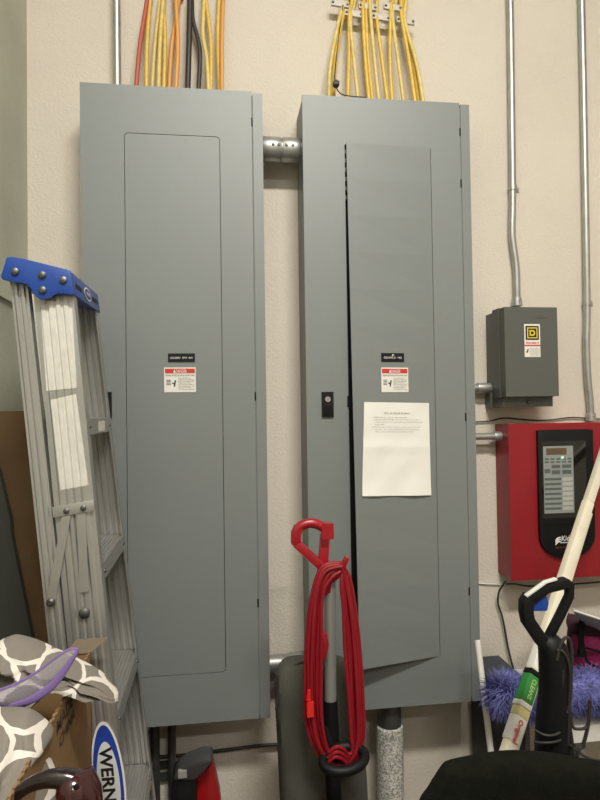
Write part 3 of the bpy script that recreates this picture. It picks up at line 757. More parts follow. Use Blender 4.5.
# blue top
YN = 1.292; shift = P(97.5, 294, 1.615)-P(70.5, 271, YN)
body = [(7, 258.5), (24, 259), (46, 264.5), (70.5, 271), (74, 294.5), (27, 284.5), (3, 279)]
plate = [(7, 257.5), (12, 257), (24, 258.8), (46, 264.3), (70.5, 270.5), (74.3, 295), (66, 294), (58.5, 293.5), (54, 295.5), (49.5, 298.5), (43, 300), (36.5, 297), (31, 289), (27.5, 284.5), (3, 280), (1, 277)]
def cap_solid(px, o0, o1, r):
    q = [P(x, y, YN) for x, y in px]; n = len(q); v = [p+shift*o0 for p in q]+[p+shift*o1 for p in q]
    f = [tuple(range(n)), tuple(range(2*n-1, n-1, -1))]+[(i, i+n, (i+1) % n+n, (i+1) % n) for i in range(n)]
    o = island(v, f); bmesh.ops.recalc_face_normals(o, faces=o.faces[:]); return bev(o, r)
b = cap_solid(body, .005, .995, .004); merge(b, cap_solid(plate, -.012, .012, .0025)); merge(b, cap_solid(plate, .985, 1.0, .0025))
cap = obj('top_cap', b, BLUE, lad, label='blue plastic top with rivets and an oval maker logo')
for px in ((16, 272), (43, 275.5), (64, 280.5), (43.5, 290.5)):
    p = P(px[0], px[1], YN)-Vector((0, .0045, 0)); b = NB(); rivet(b, p, .0075, .006); obj('rivet', b, STEELD, cap)
# front face of the top: slots and oval logo
fT0, fB0 = P(70.5, 271, YN), P(74, 294.5, YN); 
def capf(u, v, e=.0014):
    p = fT0.lerp(fB0, v)+shift*u
    nn = shift.cross(fT0-fB0).normalized(); nn = nn if nn.x > 0 else -nn
    return p+nn*e
for u0, u1 in ((.1, .3), (.7, .92)):
    obj('tool_slot', qbm(capf(u0, .42, .0004), capf(u1, .42, .0004), capf(u1, .62, .0004), capf(u0, .62, .0004), .0006), DARK, cap, False)
def oval(c, ax, ay, ra, rb, n=28, d=None):
    v = [Vector(c)]+[Vector(c)+ax*(ra*math.cos(2*math.pi*i/n))+ay*(rb*math.sin(2*math.pi*i/n)) for i in range(n)]
    nn = ax.cross(ay).normalized()*.0004; v2 = v+[p+nn for p in v]; m_ = n+1
    f = [(0, 1+(i+1) % n, 1+i) for i in range(n)]+[(m_, m_+1+i, m_+1+(i+1) % n) for i in range(n)]+[(1+i, 1+(i+1) % n, m_+1+(i+1) % n, m_+1+i) for i in range(n)]
    return island(v2, f)
sx = shift.normalized(); sy = (fT0-fB0).normalized()
og = obj('logo_oval', oval(capf(.5, .52, .0014), sx, sy, .042, .016), STICK, cap, False)
obj('logo_field', oval(capf(.5, .52, .002), sx, sy, .036, .012), mat('logo_blue', (30, 60, 150), .5), og, False)
obj('lettering', text_bm('WERNER', capf(.5, .52, .0028)-sy*.004, sx, sy, .008, .05, align='CENTER', bold=.03), WINK, og, False)
# labels on the near rail
axis = (ednear(1.0)-ednear(1.6)).normalized()
def onrail(px, py, e=.0042):
    p = P(px, py, 1.3)
    for _ in range(4): p = P(px, py, ednear(p.z).y-e)
    return p
LBL = mat('worn_white_label', (206, 203, 193), .6, noise=.04, nscale=40)
def rib_label(c4, note):
    q = [onrail(x, y, 0) for x, y in c4]; nu, nv = 48, 6; v = []
    for th in (0, .0005):
        for j in range(nv+1):
            for i in range(nu+1):
                p = q[0].lerp(q[1], i/nu).lerp(q[3].lerp(q[2], i/nu), j/nv); e_ = ednear(p.z); u = (e_.x-p.x)/.080
                k = (u-.12)/.76*4; fr_ = k-math.floor(k); on = 0 if (k < 0 or k > 4) else min(1, max(0, min((fr_-.13)/.1, (.87-fr_)/.1)))
                v.append(Vector((p.x, e_.y-.0004-.0031*on-th, p.z)))
    N0 = (nu+1)*(nv+1); f = []
    for j in range(nv):
        for i in range(nu):
            a = j*(nu+1)+i; f += [(a, a+1, a+nu+2, a+nu+1), (N0+a, N0+a+nu+1, N0+a+nu+2, N0+a+1)]
    for i in range(nu): f += [(i, N0+i, N0+i+1, i+1), (nv*(nu+1)+i, nv*(nu+1)+i+1, N0+nv*(nu+1)+i+1, N0+nv*(nu+1)+i)]
    for j in range(nv): a = j*(nu+1); f += [(a, a+nu+1, N0+a+nu+1, N0+a), (a+nu, N0+a+nu, N0+a+2*nu+1, a+2*nu+1)]
    return obj('label_sheet', island(v, f), LBL, railn, False, label=note)
rib_label(((40, 300), (72, 303), (77, 388), (46.5, 391)), 'upper white instruction label')
rib_label(((51, 400), (76.5, 394), (88.5, 485), (61, 490)), 'lower white instruction label')
cO = onrail(109, 785, .0045); rx = Vector((1, 0, 0)); 
og = obj('logo_oval', oval(cO, -axis, rx, .126, .0325, 48) if False else oval(cO, rx, -axis, .0325, .126, 48), STICK, railn, False, label='tall white and blue oval maker label')
obj('logo_field', oval(cO-Vector((0, .0006, 0)), rx, -axis, .0285, .119, 48), mat('logo_blue', (30, 60, 150), .5), og, False)
obj('logo_inner', oval(cO-Vector((0, .0012, 0)), rx, -axis, .022, .086, 48), mat('logo_grey', (206, 208, 206), .5), og, False)
obj('lettering', text_bm('WERNER', cO-Vector((.0115, .0018, 0)), axis, rx, .023, .152, align='CENTER', bold=.03), INK, og, False)
# spreader bracket
b = add_hex(NB(), [onrail(52, 507, .003), onrail(93.5, 500, .003), onrail(94, 511, .003), onrail(53, 518, .003)], [onrail(52, 507, .009), onrail(93.5, 500, .009), onrail(94, 511, .009), onrail(53, 518, .009)], .001)
br = obj('spreader_bracket', b, ALU, lad)
for q in ((66.5, 511), (83.5, 508)):
    b = NB(); rivet(b, onrail(q[0], q[1], .009), .006, .005); obj('rivet', b, STEELD, br)
b = NB(); add_bar(b, [onrail(67, 513, .006), onrail(51, 603, .006)], .017, .003, (1, 0, 0)); sp = obj('spreader_arm', b, ALU, lad)
b = NB(); rivet(b, onrail(51, 602, .008), .0085, .008); obj('bolt', b, STEELD, sp)
b = NB(); add_bar(b, [onrail(81, 512, .005), onrail(84.5, 592, .005)], .018, .003, (1, 0, 0)); sp = obj('spreader_arm', b, ALU, lad)
b = NB(); rivet(b, onrail(84.5, 613, .004), .011, .008); obj('bolt', b, STEELD, sp)
for fn in (ednear, edfar):
    p = fn(0); obj('foot', add_box(NB(), (p.x-.086, p.y-.02, 0), (p.x+.006, p.y+.02, .05), .004), BLKM, lad)
for fa in (False, True):
    p = edrear(0, fa); obj('foot', add_box(NB(), (p.x-.038, p.y-.018, 0), (p.x+.004, p.y+.018, .04), .003), BLKM, lad)

# ---------------------------------------------------------------- carton sheet and dark board behind the ladder
zt = P(15, 411, 1.62).z
obj('flattened_carton', add_prism(NB(), [(XL+.01, 0), (-.37, 0), (-.44, zt), (XL+.01, zt)], 1.615, 1.64, .002), CARDD, None, label='brown flattened carton standing between ladder and left wall', cat='cardboard')
q = [P(-6, 455, 1.575), P(2, 486, 1.575), P(10, 520, 1.575), P(11, 535, 1.575), P(32, 640, 1.575)]
e = q[-1]+(q[-1]-q[-2])*2.0; k_ = q[-1]+(q[-1]-q[-2])*((q[-1].z)/(q[-2].z-q[-1].z))
pts = [(XL+.004, 0), (-.42, 0)]+[(p.x, p.z) for p in q[::-1]]+[(XL+.004, q[0].z)]
obj('dark_board', add_prism(NB(), pts, 1.575, 1.60, .002), mat('dark_board', (58, 58, 50), .8, noise=.1, nscale=6), None, label='dark grey board in front of the brown flattened carton', cat='board')

# ---------------------------------------------------------------- open carton with cloths
bt = P(40, 745, .9); BX = bt.x; BZ = bt.z; BXL = XL+.012; BY1 = 1.235; BY0 = .70
t = thing('carton', 'open cardboard carton stuffed with patterned cloth in the lower left', 'box', ((BX+BXL)/2, .95, 0))
b = NB(); T = .004
add_box(b, (BX-T, BY0, 0), (BX, BY1, BZ), .001); add_box(b, (BXL, BY0, 0), (BXL+T, BY1, BZ), .001)
add_box(b, (BXL, BY0, 0), (BX, BY0+T, BZ), .001); add_box(b, (BXL, BY1-T, 0), (BX, BY1, BZ), .001); add_box(b, (BXL, BY0, 0), (BX, BY1, .005))
n_ = 60
for k in range(n_):   # serrated cut edge
    y = BY0+(BY1-BY0)*k/n_
    if k % 2: add_box(b, (BX-T, y, BZ-.001), (BX, y+(BY1-BY0)/n_, BZ+.0028))
bxo = obj('box', b, CARD, t, False)
p0_, p1_ = P(84, 662, 1.245), P(104, 655, 1.245)
add = add_hex(NB(), [Vector((BX-.05, BY1-.002, BZ)), Vector((BX, BY1-.002, BZ)), Vector((BX+.03, BY1+.012, BZ+.022)), Vector((BX-.03, BY1+.012, BZ+.022))],
              [Vector((BX-.05, BY1-.006, BZ)), Vector((BX, BY1-.006, BZ)), Vector((BX+.03, BY1+.008, BZ+.022)), Vector((BX-.03, BY1+.008, BZ+.022))])
obj('flap', add, mat('grey_cardboard', (112, 98, 80), .85), t, False)
mk = text_bm('MADE IN', (BX+.0004, .985, BZ-.032), (0, 1, 0), (0, 0, 1), .022, .15, bold=.02)
merge(mk, text_bm('CHINA', (BX+.0004, 1.0, BZ-.060), (0, 1, 0), (0, 0, 1), .018, .10, bold=.02))
obj('lettering', mk, mat('brown_print', (62, 44, 28), .8), bxo, False)

def uvs(sc, ax=0.3, ay=0):
    return lambda c: (c.x*sc+c.y*sc*ax, c.z*sc+c.y*sc*.5)
def folds(seed, amp):
    rnd = random.Random(seed); K = [(rnd.uniform(3, 11), rnd.uniform(-8, 8), rnd.uniform(0, 6.3), rnd.uniform(.3, 1)) for _ in range(7)]
    def f(s, t):
        q = sum(a*(1-abs(math.sin(u*s+v*t+ph+.8*math.sin(5*t+ph)))) for u, v, ph, a in K)/3
        return amp*q
    return f
CY1 = 1.10
b = add_puff(NB(), [P(-30, 650, CY1), P(-14, 665, CY1), P(-14, 690, CY1), P(-5, 712, CY1)] and [P(-40, 700, CY1), P(-20, 668, CY1), P(-5, 645, CY1), P(10, 636, CY1), P(22, 637, CY1), P(38, 643, CY1), P(56, 654, CY1), P(76, 664, CY1), P(100, 676, CY1), P(118, 694, CY1)],
             [P(-38, 712, CY1), P(-20, 716, CY1), P(-5, 716, CY1), P(10, 716, CY1), P(25, 712, CY1), P(42, 698, CY1), P(60, 680, CY1), P(80, 681, CY1), P(100, 690, CY1), P(119, 700, CY1)], .015, .05, 90, 40, folds(3, .085))
obj('patterned_cloth', b, RINGS, None, label='grey cloth with white rings heaped over the back of the open carton', cat='cloth', uvs=uvs(9))
CY2 = .93
b = add_puff(NB(), [P(-40, 712, CY2), P(-40, 740, CY2), P(-42, 780, CY2), P(-45, 830, CY2), P(-45, 870, CY2)],
             [P(30, 710, CY2), P(52, 735, CY2), P(44, 752, CY2), P(58, 790, CY2), P(66, 870, CY2)], .05, .05, 70, 50, folds(11, .15), p=.35)
obj('patterned_cloth', b, RINGS, None, label='grey cloth with white rings bulging out at the near end of the open carton', cat='cloth', uvs=uvs(9))
# lilac mesh bag
MY = .985
up_ = [P(-20, 696, MY), P(0, 690, MY), P(18, 683, MY), P(34, 674, MY), P(48, 664, MY), P(60, 655, MY), P(70, 649.5, MY), P(77, 649, MY)]
lo_ = [P(-20, 700, MY), P(-4, 703, MY), P(14, 708, MY), P(30, 703, MY), P(46, 693, MY), P(58, 681, MY), P(68, 668, MY), P(77.5, 652, MY)]
t = thing('mesh_bag', 'sheer lilac mesh bag with purple edging on the patterned cloth', 'bag', P(30, 703, MY))
obj('mesh', add_puff(NB(), up_, lo_, .012, .004, 40, 16), SHEER, t)
obj('edging', add_tube(NB(), up_+lo_[::-1], [.0022], 8, smooth=90, closed=True) if False else add_tube(NB(), resample(up_, 40)+resample(lo_[::-1], 40), [.0024]*80, 8), CPUR, t, label='purple edging')
b = add_puff(NB(), [P(8, 705, MY-.012), P(30, 696, MY-.012), P(48, 684, MY-.012), P(62, 668, MY-.012), P(76, 651, MY-.012)], [P(9, 708, MY-.012), P(31, 704, MY-.012), P(50, 693, MY-.012), P(65, 676, MY-.012), P(78, 653, MY-.012)], .002, .002, 30, 6)
obj('trim_band', b, CPUR, t)
# maroon appliance handle
HY = .80
t = thing('floor_appliance', 'glossy dark maroon appliance with a black arched grip at the bottom left', 'appliance', Vector((P(60, 800, HY).x, HY, 0)))
obj('grip', add_tube(NB(), [P(8, 812, HY), P(16, 796, HY), P(30, 785, HY), P(48, 779, HY), P(66, 779, HY), P(76, 784, HY)], [.007, .008, .009, .011, .013, .016], 14, smooth=30), mat('dark_gloss', (26, 14, 15), .2, coat=.6), t)
b = NB(); add_ball(b, P(74, 792, HY), .022, .025, .026, 24); add_tube(b, [P(74, 795, HY), P(84, 840, HY), Vector((P(88, 900, HY).x, HY, .30))], [.022, .026, .03], 20, smooth=12)
sh = obj('shell', b, MAROON, t)
p = P(75.5, 788.5, HY-.023); b = NB(); rivet(b, p+Vector((0, .004, 0)), .0035, .003); obj('screw', b, BLKM, sh)
b = add_tube(NB(), [(P(88, 900, HY).x, HY, 0), (P(88, 900, HY).x, HY, .04), (P(88, 900, HY).x, HY, .22), (P(88, 900, HY).x, HY, .31)], [.07, .09, .08, .035], 24)
obj('base', b, MAROON, t)

# ---------------------------------------------------------------- commercial upright vacuum with red handle
VY = 1.47
t = thing('upright_vacuum', 'upright vacuum with a red looped handle, coiled red cord and grey bag', 'vacuum cleaner', Vector((P(330, 800, 1.5).x, 1.5, 0)))
wb = folds(5, .008)
bag = obj('dust_bag', add_puff(NB(), [P(290, 657, 1.58), P(280, 663, 1.58), P(275, 675, 1.58), P(275, 700, 1.58), P(277, 740, 1.58), P(280, 800, 1.58), P(286, 900, 1.58), P(295, 930, 1.58)],
        [P(338, 656, 1.58), P(350, 662, 1.58), P(357, 676, 1.58), P(361, 700, 1.58), P(364, 740, 1.58), P(368, 800, 1.58), P(370, 900, 1.58), P(362, 930, 1.58)], .055, .05, 60, 24, wb, p=.3), BAG, t, label='dark grey olive cloth bag')
obj('piping', add_tube(NB(), [P(276, 710, 1.555), P(279, 690, 1.55), P(287, 672, 1.55), P(300, 663, 1.55), P(315, 660, 1.55)], .003, 8, smooth=24), mat('bag_piping', (50, 49, 45), .8), bag)
b = NB()
hp = [P(325, 570, VY), P(318, 563, VY), P(306, 552, VY), P(296, 543, VY), P(296, 533, VY), P(301, 526, VY), P(312, 523, VY), P(323, 527, VY), P(329, 531, VY)]
add_bar(b, [hp[0], hp[1], hp[2], hp[3]], .022, .022, (1, 0, 1), .004)
add_bar(b, [hp[3]+Vector((0, 0, -.004)), hp[4], hp[5]+Vector((-.004, 0, 0))], .024, .022, (1, 0, 0), .004)
add_tube(b, [hp[4], hp[5], hp[6], hp[7], hp[8]], [.011, .0125, .0125, .0125, .0125], 12, smooth=24)
add_box(b, P(322, 524, VY-.012), P(332, 537, VY+.014), .004)
add_bar(b, [P(325, 534, VY), P(322, 575, VY)], .024, .02, (1, 0, 0), .003)
add_tube(b, [P(324, 562, VY), P(325, 582, VY), P(327, 592, VY)], [.018, .020, .016], 16)
hd = obj('handle', b, REDP, t, label='red plastic loop handle')
b = NB(); add_box(b, P(321, 537, VY-.011), P(328, 547, VY-.008), .001); obj('rocker_switch', b, mat('dark_red', (110, 12, 22), .4), hd)
b = NB(); add_bar(b, [P(328, 582, VY-.005), P(337, 576, VY-.022), P(343, 566, VY-.032), P(347, 557, VY-.034)], .014, .012, (0, 1, 0), .002)
obj('cord_hook', b, REDP, t, label='red upper cord hook')
tb_, tt_ = P(330.5, 700, VY-.005), P(330, 578, VY)
obj('handle_tube', add_cyl(NB(), tb_, tt_, .0145, 20), mat('grey_painted_tube', (158, 158, 152), .35, .5), t)
lo = P(333, 770, VY-.01); end_ = Vector((lo.x+.01, VY-.02, .12))
obj('lower_tube', add_tube(NB(), [tb_, lo, end_], [.017, .019, .019], 18), BLK, t, label='black lower tube')
b = NB()
for i in range(6):
    s = i-2.5; y_ = VY-.022-.006*(i % 3)
    L = [(341+.6*s, 566+1.5*s), (326+1.6*s, 573+2.2*s), (317+2.4*s, 598), (314+3*s, 640), (313+3.1*s, 690), (314+3*s, 720), (320+2.6*s, 745), (331+1*s, 762-2.2*s), (343, 762-2.6*s), (354-1*s, 755-1*s), (357-2.6*s, 735), (355.5-2.8*s, 700), (352.5-2.8*s, 650), (349-2.4*s, 610), (345-1.4*s, 582+2*s)]
    rnd = random.Random(i)
    add_tube(b, [P(x+rnd.uniform(-.7, .7), y+rnd.uniform(-1, 1), y_+rnd.uniform(-.003, .003)) for x, y in L], .0047, 8, smooth=110, closed=True)
for i in range(3):
    add_tube(b, [P(327+1*i, 764-6*i, VY-.05), P(335+i, 757-5*i, VY-.055), P(344, 760-5*i, VY-.05), P(349, 768-5*i, VY-.04)], .0047, 8, smooth=16)
cd = obj('power_cord', b, REDC, t, label='red cord coiled in long loops')
b = NB(); add_box(b, P(307, 703, VY-.045), P(313, 714, VY-.03), .003); add_tube(b, [P(309, 690, VY-.04), P(308.5, 700, VY-.038)], [.004, .006], 10)
obj('plug', b, mat('bright_red_rubber', (215, 40, 34), .4), cd)
b = NB(); add_bar(b, [P(324, 632, VY-.036), P(326, 645, VY-.036), P(323, 658, VY-.034)], .013, .012, (1, 0, 0), .003); obj('cord_clip', b, REDC, cd)
b = NB(); cc = []
for k in range(28):
    a_ = 2*math.pi*k/28; cc.append(P(344+21*math.cos(a_), 759+12.5*math.sin(a_)-2.5*math.cos(a_), VY-.045-.035*max(-.6, math.sin(a_))))
add_tube(b, cc, .012, 10, closed=True)
add_tube(b, [P(326, 725, VY-.01), P(331, 748, VY-.018), P(337, 760, VY-.02)], [.01, .014, .012], 10)
obj('lower_cord_hook', b, BLK, t, label='black lower cord hook holding the coil')
b = NB(); c_ = end_
add_box(b, (c_.x-.16, 1.20, .012), (c_.x+.16, 1.44, .085), .03); add_box(b, (c_.x-.08, 1.40, .03), (c_.x+.08, 1.60, .16), .03)
bs = obj('motor_base', b, RED, t, label='red motor base')
for sx_ in (-1, 1): obj('wheel', add_cyl(NB(), (c_.x+sx_*.085, 1.55, .045), (c_.x+sx_*.11, 1.55, .045), .045, 24), BLKM, t)
add = None

# ---------------------------------------------------------------- red and black vacuum body
t = thing('canister_vacuum', 'black and red vacuum standing below the left panel', 'vacuum cleaner', Vector((P(195, 790, 1.6).x, 1.62, 0)))
RYv = 1.56
def prpx(px, y0, y1, r=.006): return add_prism(NB(), [(P(x, y, y0).x, P(x, y, y0).z) for x, y in px], y0, y1, r)
zz = lambda px: [(x, y) for x, y in px]
obj('red_shell', prpx([(194, 775), (206, 770), (212.5, 763), (220, 796), (226, 860), (230, 960), (194, 960)], RYv, RYv+.05, .008), mat('deep_red_plastic', (140, 12, 16), .3, coat=.3), t, label='deep red side shell')
obj('black_front', prpx([(171, 782), (177, 774), (190, 772), (197, 778), (196, 960), (168, 960)], RYv-.03, RYv+.05, .01), BLK, t)
cp = obj('top_cap', prpx([(173, 781), (177, 773), (188, 765), (202, 760), (211, 760), (213, 762), (206, 770), (195, 781), (186, 781)], RYv-.035, RYv+.03, .006), mat('dark_grey_plastic', (56, 54, 54), .35), t)
obj('latch', add_box(NB(), P(178, 772, RYv-.042), P(187, 775, RYv-.03), .001), mat('pale_grey_plastic', (140, 138, 134), .35), cp)
zf = P(194, 958, RYv).z; xx0, xx1 = P(168, 950, RYv).x, P(230, 950, RYv).x
obj('base', add_box(NB(), (xx0-.02, RYv-.06, 0), (xx1+.02, RYv+.14, zf+.02), .02), BLK, t)

# ---------------------------------------------------------------- storage on the right
bx0_ = P(484, 680, 1.62).x; bx0_ = .785; bz_ = P(490, 658, 1.86).z; bx1_ = P(566, 730, 1.5).x-.006
t = thing('storage_bin', 'tall dark storage bin beside the right panel under the blue duster', 'bin', ((bx0_+bx1_)/2, 1.75, 0))
b = NB(); add_box(b, (bx0_+.004, 1.70, 0), (bx1_-.004, 1.87, bz_-.012), .01); obj('body', b, BIN, t)
obj('rim', add_box(NB(), (bx0_, 1.695, bz_-.02), (bx1_, 1.875, bz_), .004), mat('dark_teal_plastic', (44, 54, 60), .5), t)
tx0 = P(566, 730, 1.5).x; tz = P(585, 722, 1.52).z; tz0 = P(585, 740, 1.48).z
t = thing('side_table', 'low white table at the right edge behind the hanging cords', 'table', (tx0+.25, 1.65, 0))
obj('tabletop', add_box(NB(), (tx0, 1.5, tz-.042), (tx0+.5, 1.86, tz), .004), WHITE, t)
for lx in (tx0+.05, tx0+.47):
    for ly in (1.53, 1.83): obj('leg', add_box(NB(), (lx-.015, ly-.015, 0), (lx+.015, ly+.015, tz-.042), .002), mat('grey_leg', (108, 110, 102), .5), t)
cz = P(590, 690, 1.55).z
obj('dark_crate', add_box(NB(), (tx0+.07, 1.60, tz), (tx0+.46, 1.76, cz), .008), BLKM, None, label='black crate on the low white table under the magenta bag', cat='crate')

def fuzz(name, path, rad, N, m, **kw):
    b = NB(); core = resample([Vector(p) for p in path], 40)
    add_tube(b, core, [rad*.45]+[rad*.72]*8+[rad*.45], 14)
    rnd = random.Random(4); vs = []; fs = []
    for k in range(N):
        t_ = rnd.random(); c = core[min(39, int(t_*39))].lerp(core[min(39, int(t_*39)+1)], rnd.random())
        d = Vector((rnd.gauss(0, 1), rnd.gauss(0, 1), rnd.gauss(0, 1))).normalized(); ln = rad*rnd.uniform(.78, 1.12)*(1+.12*math.sin(37*t_))
        sd = d.cross(Vector((rnd.random(), rnd.random(), rnd.random()))).normalized()*.0009
        cur = Vector((rnd.gauss(0, .25), rnd.gauss(0, .25), -.25))
        a = c+d*rad*.5; m1 = c+(d+cur*.3).normalized()*ln*.7; e_ = c+(d+cur*.9).normalized()*ln
        i0 = len(vs); vs += [a-sd, a+sd, m1+sd, m1-sd, e_]; fs += [(i0, i0+1, i0+2, i0+3), (i0+3, i0+2, i0+4)]
    merge(b, island(vs, fs))
    return obj(name, b, m, None, False, **kw)
DY = 1.52
fuzz('fluffy_duster', [P(502, 694, DY), P(525, 698, DY), P(560, 692, DY), P(590, 690, DY), P(625, 698, DY)], .066, 24000, FUZZ, label='fluffy blue violet duster lying behind the black handle', cat='duster')

# magenta bag and white tray
BYm = 1.60
t = thing('tote_bag', 'magenta bag with black straps at the right edge', 'bag', P(600, 668, BYm))
obj('bag_body', add_puff(NB(), [P(572, 618, BYm), P(568, 628, BYm), P(567, 650, BYm), P(570, 668, BYm), P(576, 676, BYm)], [P(650, 622, BYm), P(655, 635, BYm), P(655, 655, BYm), P(652, 670, BYm), P(645, 678, BYm)], .05, .05, 40, 30, folds(8, .012)), PINK, t)
b = NB()
add_tube(b, [P(572, 628, BYm-.035), P(569, 640, BYm-.035), P(571, 652, BYm-.04), P(577, 655, BYm-.045), P(580, 645, BYm-.05), P(578, 632, BYm-.045)], .0045, 8, smooth=36)
add_bar(b, [P(582, 620, BYm-.055), P(581, 640, BYm-.06), P(583, 657, BYm-.058)], .016, .004, (1, 0, 0), .001)
add_bar(b, [P(586, 648, BYm-.062), P(600, 652, BYm-.068), P(620, 653, BYm-.07)], .006, .006, (0, 0, 1), .001)
add_tube(b, [P(585, 652, BYm-.06), P(588, 662, BYm-.062), P(598, 667, BYm-.066), P(615, 669, BYm-.066)], .004, 8, smooth=20)
obj('strap', b, BLKM, t)
obj('top_panel', add_puff(NB(), [P(568, 613, BYm-.03), P(566, 622, BYm-.035), P(570, 634, BYm-.035)], [P(640, 628, BYm-.03), P(640, 632, BYm-.04), P(640, 640, BYm-.04)], .02, .02, 16, 10), mat('black_maroon_cloth', (48, 18, 28), .85), t)
A_, B_ = P(574, 610.5, 1.47), P(630, 629, 1.47); C_, D_ = P(630, 646, 1.53), P(578, 619, 1.53)
b = add_hex(NB(), [A_, B_, C_, D_], [p+Vector((0, .012, .004)) for p in (A_, B_, C_, D_)], .001)
tr = thing('tray', 'white rimmed grey tray tilted on top of the magenta bag', 'tray', D_)
obj('sheet', b, mat('tray_grey', (150, 148, 148), .5), tr)
b = NB(); add_tube(b, [A_, B_], .0028, 8); obj('rim', b, WHITE, tr)

# ---------------------------------------------------------------- poles
pa, pb = P(476.5, 600, 1.872), P(489.5, 757, 1.60)
e_ = pb+(pb-pa)*(pb.z/(pa.z-pb.z))
pts = [pa, P(480.5, 700, 1.70), pb]
obj('white_pole', add_cyl(NB(), P(491.5, 757, 1.55)+(P(491.5, 757, 1.55)-P(477.5, 640, 1.66))*(P(491.5, 757, 1.55).z/(P(477.5, 640, 1.66).z-P(491.5, 757, 1.55).z)) , P(477.5, 640, 1.66), .0085, 14), WHITE, None, label='slim white pole standing beside the right panel and the dark bin', cat='pole')
A_, B_ = P(603.5, 455, 1.73), P(507, 752, 1.36)
dv = (B_-A_); F_ = B_+dv*(B_.z/(A_.z-B_.z))
dn = dv.normalized()
t = thing('mop', 'white twin-tube mop with a green label leaning across the red box', 'mop', F_)
rt = dn.cross(Vector((0, -1, 0))).normalized(); rt = rt if rt.x > 0 else -rt
def mp_(px, py):
    """point on the mop axis nearest to that picture row"""
    best = min((abs((400-FPX*((A_+dv*k/400-Vector((0, 0, CZ))).dot(Up)/(A_+dv*k/400-Vector((0, 0, CZ))).dot(Fw)))-py), k) for k in range(-20, 460))
    return A_+dv*best[1]/400
Ttop = A_-dn*.06
j1 = mp_(0, 502)
b = NB(); add_bar(b, [Ttop, j1], .025, .022, rt, .003); obj('upper_handle', b, IVORY, t)
b = NB(); add_bar(b, [j1, F_-dn*.08], .028, .024, rt, .004); hnd = obj('lower_handle', b, IVORY, t)
b = NB(); off = rt*.021+Vector((0, .004, 0)); add_tube(b, [mp_(0, 510)+off*.9, mp_(0, 590)+off, F_-dn*.1+off], .0085, 12); obj('pull_rod', b, IVORY, t)
def band(y0, y1, m, nm, w=.0305, d=.027, **k):
    b = NB(); add_bar(b, [mp_(0, y0), mp_(0, y1)], w, d, rt, .003); return obj(nm, b, m, hnd, **k)
band(646, 670, STICK, 'barcode_label'); band(671, 675.5, BLKM, 'black_band', .034, .030)
gl = band(676, 702, GREEN, 'green_band', .034, .028, label='green printed band')
band(702, 708, WHITE, 'white_collar', .036, .031); band(708, 717, mat('pale_olive', (206, 196, 140), .5), 'olive_band', .032, .028)
wl = band(717, 741, WHITE, 'white_label', .0325, .0275, label='white label with red lettering')
fr_ = rt.cross(dn).normalized(); fr_ = fr_ if fr_.y < 0 else -fr_
b = text_bm('Original', mp_(0, 720)+fr_*.0146-rt*.006, dn, rt, .013, .055, bold=.02)
obj('lettering', b, mat('red_ink', (200, 40, 60), .5), wl, False)
b = text_bm('CLEANS', mp_(0, 679)+fr_*.0149-rt*.005, dn, rt, .012, .05, bold=.02)
obj('lettering', b, mat('pale_green_ink', (170, 205, 120), .5), gl, False)
b = add_box(NB(), F_+Vector((-.12, -.035, 0)), F_+Vector((.12, .035, .05)), .01); obj('mop_head', b, WHITE, t)

# ---------------------------------------------------------------- black stick vacuum
SY = 1.20
t = thing('stick_vacuum', 'black upright vacuum with a looped grip and white stripe at the right', 'vacuum cleaner', Vector((P(553, 760, SY).x, SY, 0)))
bb = add_puff(NB(), [P(545, 634, SY), P(540, 642, SY), P(541, 655, SY), P(542, 690, SY), P(539, 720, SY), P(537, 757, SY), P(530, 820, SY), P(526, 1000, SY), P(526, 1120, SY)],
              [P(556, 634, SY), P(562, 640, SY), P(565, 650, SY), P(565, 690, SY), P(566, 720, SY), P(568, 757, SY), P(571, 820, SY), P(576, 1000, SY), P(576, 1120, SY)], .035, .035, 50, 20, p=.35)
bd = obj('body', bb, BLK, t)
b = NB()
add_bar(b, [P(552, 652, SY), P(541, 640, SY), P(527.5, 620, SY), P(526, 612, SY), P(526, 602, SY), P(530, 595, SY)], [.030, .029, .027, .026, .026, .022], .025, (0, 1, 0), .005)
add_bar(b, [P(526, 601, SY), P(545, 587.5, SY), P(567, 582, SY)], .024, .021, (0, 1, 0), .004)
add_bar(b, [P(565, 581, SY), P(569.5, 584, SY), P(569, 596, SY), P(560, 615, SY), P(547, 640, SY)], .018, .016, (0, 1, 0), .004)
gp = obj('grip', b, BLK, t, label='black open loop grip')
b = NB(); add_bar(b, [P(525.5, 596, SY-.008), P(545, 582, SY-.008), P(556, 578.6, SY-.008)], .004, .012, (0, 0, 1), .0008); obj('stripe', b, WHITE, gp, label='white stripe')
b = add_prism(NB(), [(P(x, y, SY).x, P(x, y, SY).z) for x, y in ((530, 600), (544, 592), (547.5, 602), (546, 610), (531, 610.5))], SY-.006, SY+.006, .002); obj('trigger', b, BLUE, gp, label='blue trigger')
b = NB(); CYs = SY-.03
add_tube(b, [P(557, 660, CYs), P(560, 646, CYs), P(565, 638, CYs), P(570, 641, CYs), P(572, 660, CYs), P(570, 690, CYs), P(569, 715, CYs), P(568, 745, CYs)], .0035, 8, smooth=50)
add_tube(b, [P(556, 650, CYs), P(563, 652, CYs), P(569, 665, CYs), P(571, 690, CYs), P(567, 712, CYs), P(562, 700, CYs), P(563, 670, CYs)], .0035, 8, smooth=50)
add_tube(b, [P(569, 700, CYs), P(572, 725, CYs), P(579, 729, CYs), P(587, 726, CYs), P(589, 712, CYs)], .0032, 8, smooth=40)
add_tube(b, [P(569, 722, CYs), P(572, 742, CYs), P(574, 765, CYs), P(575, 850, CYs)], .0038, 8, smooth=30)
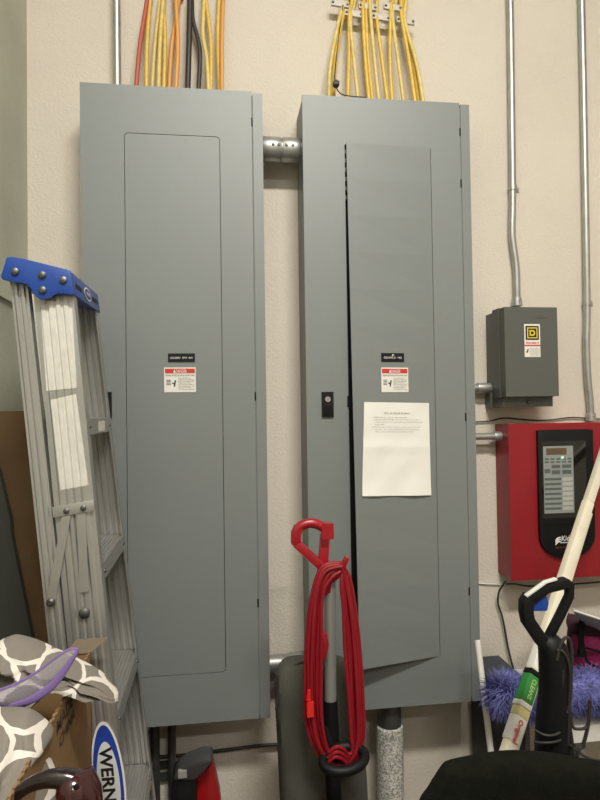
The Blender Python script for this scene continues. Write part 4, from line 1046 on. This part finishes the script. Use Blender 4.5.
add_tube(b, [P(590, 700, CYs), P(588, 725, CYs), P(583, 745, CYs), P(577, 760, CYs), P(574, 850, CYs)], .0038, 8, smooth=30)
add_tube(b, [P(567, 742, CYs), P(576, 750, CYs), P(588, 758, CYs), P(603, 761, CYs), P(640, 766, CYs)], .0028, 8, smooth=30)
add_tube(b, [P(535, 730, SY-.02), P(545, 735, SY-.036), P(557, 734, SY-.036), P(568, 724, SY-.02)], .0025, 8, smooth=30)
add_tube(b, [P(534, 742, SY-.02), P(546, 743, SY-.036), P(558, 741, SY-.036), P(569, 735, SY-.02)], .0025, 8, smooth=30)
obj('power_cord', b, CB, t)
p = P(553, 1120, SY); b = NB(); add_box(b, (p.x-.14, SY-.2, 0), (p.x+.14, SY+.06, .07), .025); obj('floor_head', b, BLK, t)
b = NB(); add_box(b, (p.x-.045, SY-.035, .05), (p.x+.045, SY+.035, .3), .02); obj('neck', b, BLK, t)

# ---------------------------------------------------------------- office chair in front
HYc = .9
t = thing('office_chair', 'black fabric chair back in the lower right foreground', 'chair', Vector((P(560, 800, HYc).x, .75, 0)))
Lp = [P(508, 755.5, HYc), P(497, 756, HYc), P(470, 760.5, HYc), P(446, 766, HYc), P(437, 772, HYc), P(428, 786, HYc), P(418, 803, HYc), P(408, 850, HYc), P(410, 960, HYc), P(430, 1010, HYc)]
Rp = [P(532, 756, HYc), P(560, 758, HYc), P(600, 765, HYc), P(640, 772, HYc), P(668, 780, HYc), P(686, 790, HYc), P(697, 803, HYc), P(706, 850, HYc), P(704, 960, HYc), P(690, 1010, HYc)]
obj('backrest', add_puff(NB(), Lp, Rp, .03, .03, 60, 30, p=.25), CHAIRF, t)
cx_ = P(560, 800, HYc).x
obj('seat', add_box(NB(), (cx_-.24, .38, .42), (cx_+.24, .86, .49), .03, 4), CHAIRF, t)
obj('back_bar', add_bar(NB(), [(cx_, .93, .8), (cx_, .95, .5), (cx_, .86, .41), (cx_, .62, .41)], .06, .012, (1, 0, 0), .003), BLK, t)
obj('gas_column', add_tube(NB(), [(cx_, .62, .08), (cx_, .62, .25), (cx_, .62, .251), (cx_, .62, .42)], [.03, .03, .018, .018], 20), BLK, t)
for k in range(5):
    a_ = 2*math.pi*k/5+.3; q = Vector((cx_+.27*math.cos(a_), .62+.27*math.sin(a_), .07)); 
    lg_ = obj('leg', add_bar(NB(), [(cx_, .62, .1), q], [.05, .03], .025, (-math.sin(a_), math.cos(a_), 0), .003), BLK, t)
    obj('castor', add_cyl(NB(), q+Vector((-.02*math.sin(a_), .02*math.cos(a_), -.042)), q+Vector((.02*math.sin(a_), -.02*math.cos(a_), -.042)), .028, 18), BLKM, lg_)

for o in bpy.data.objects:
    if '_base' in o: del o['_base']
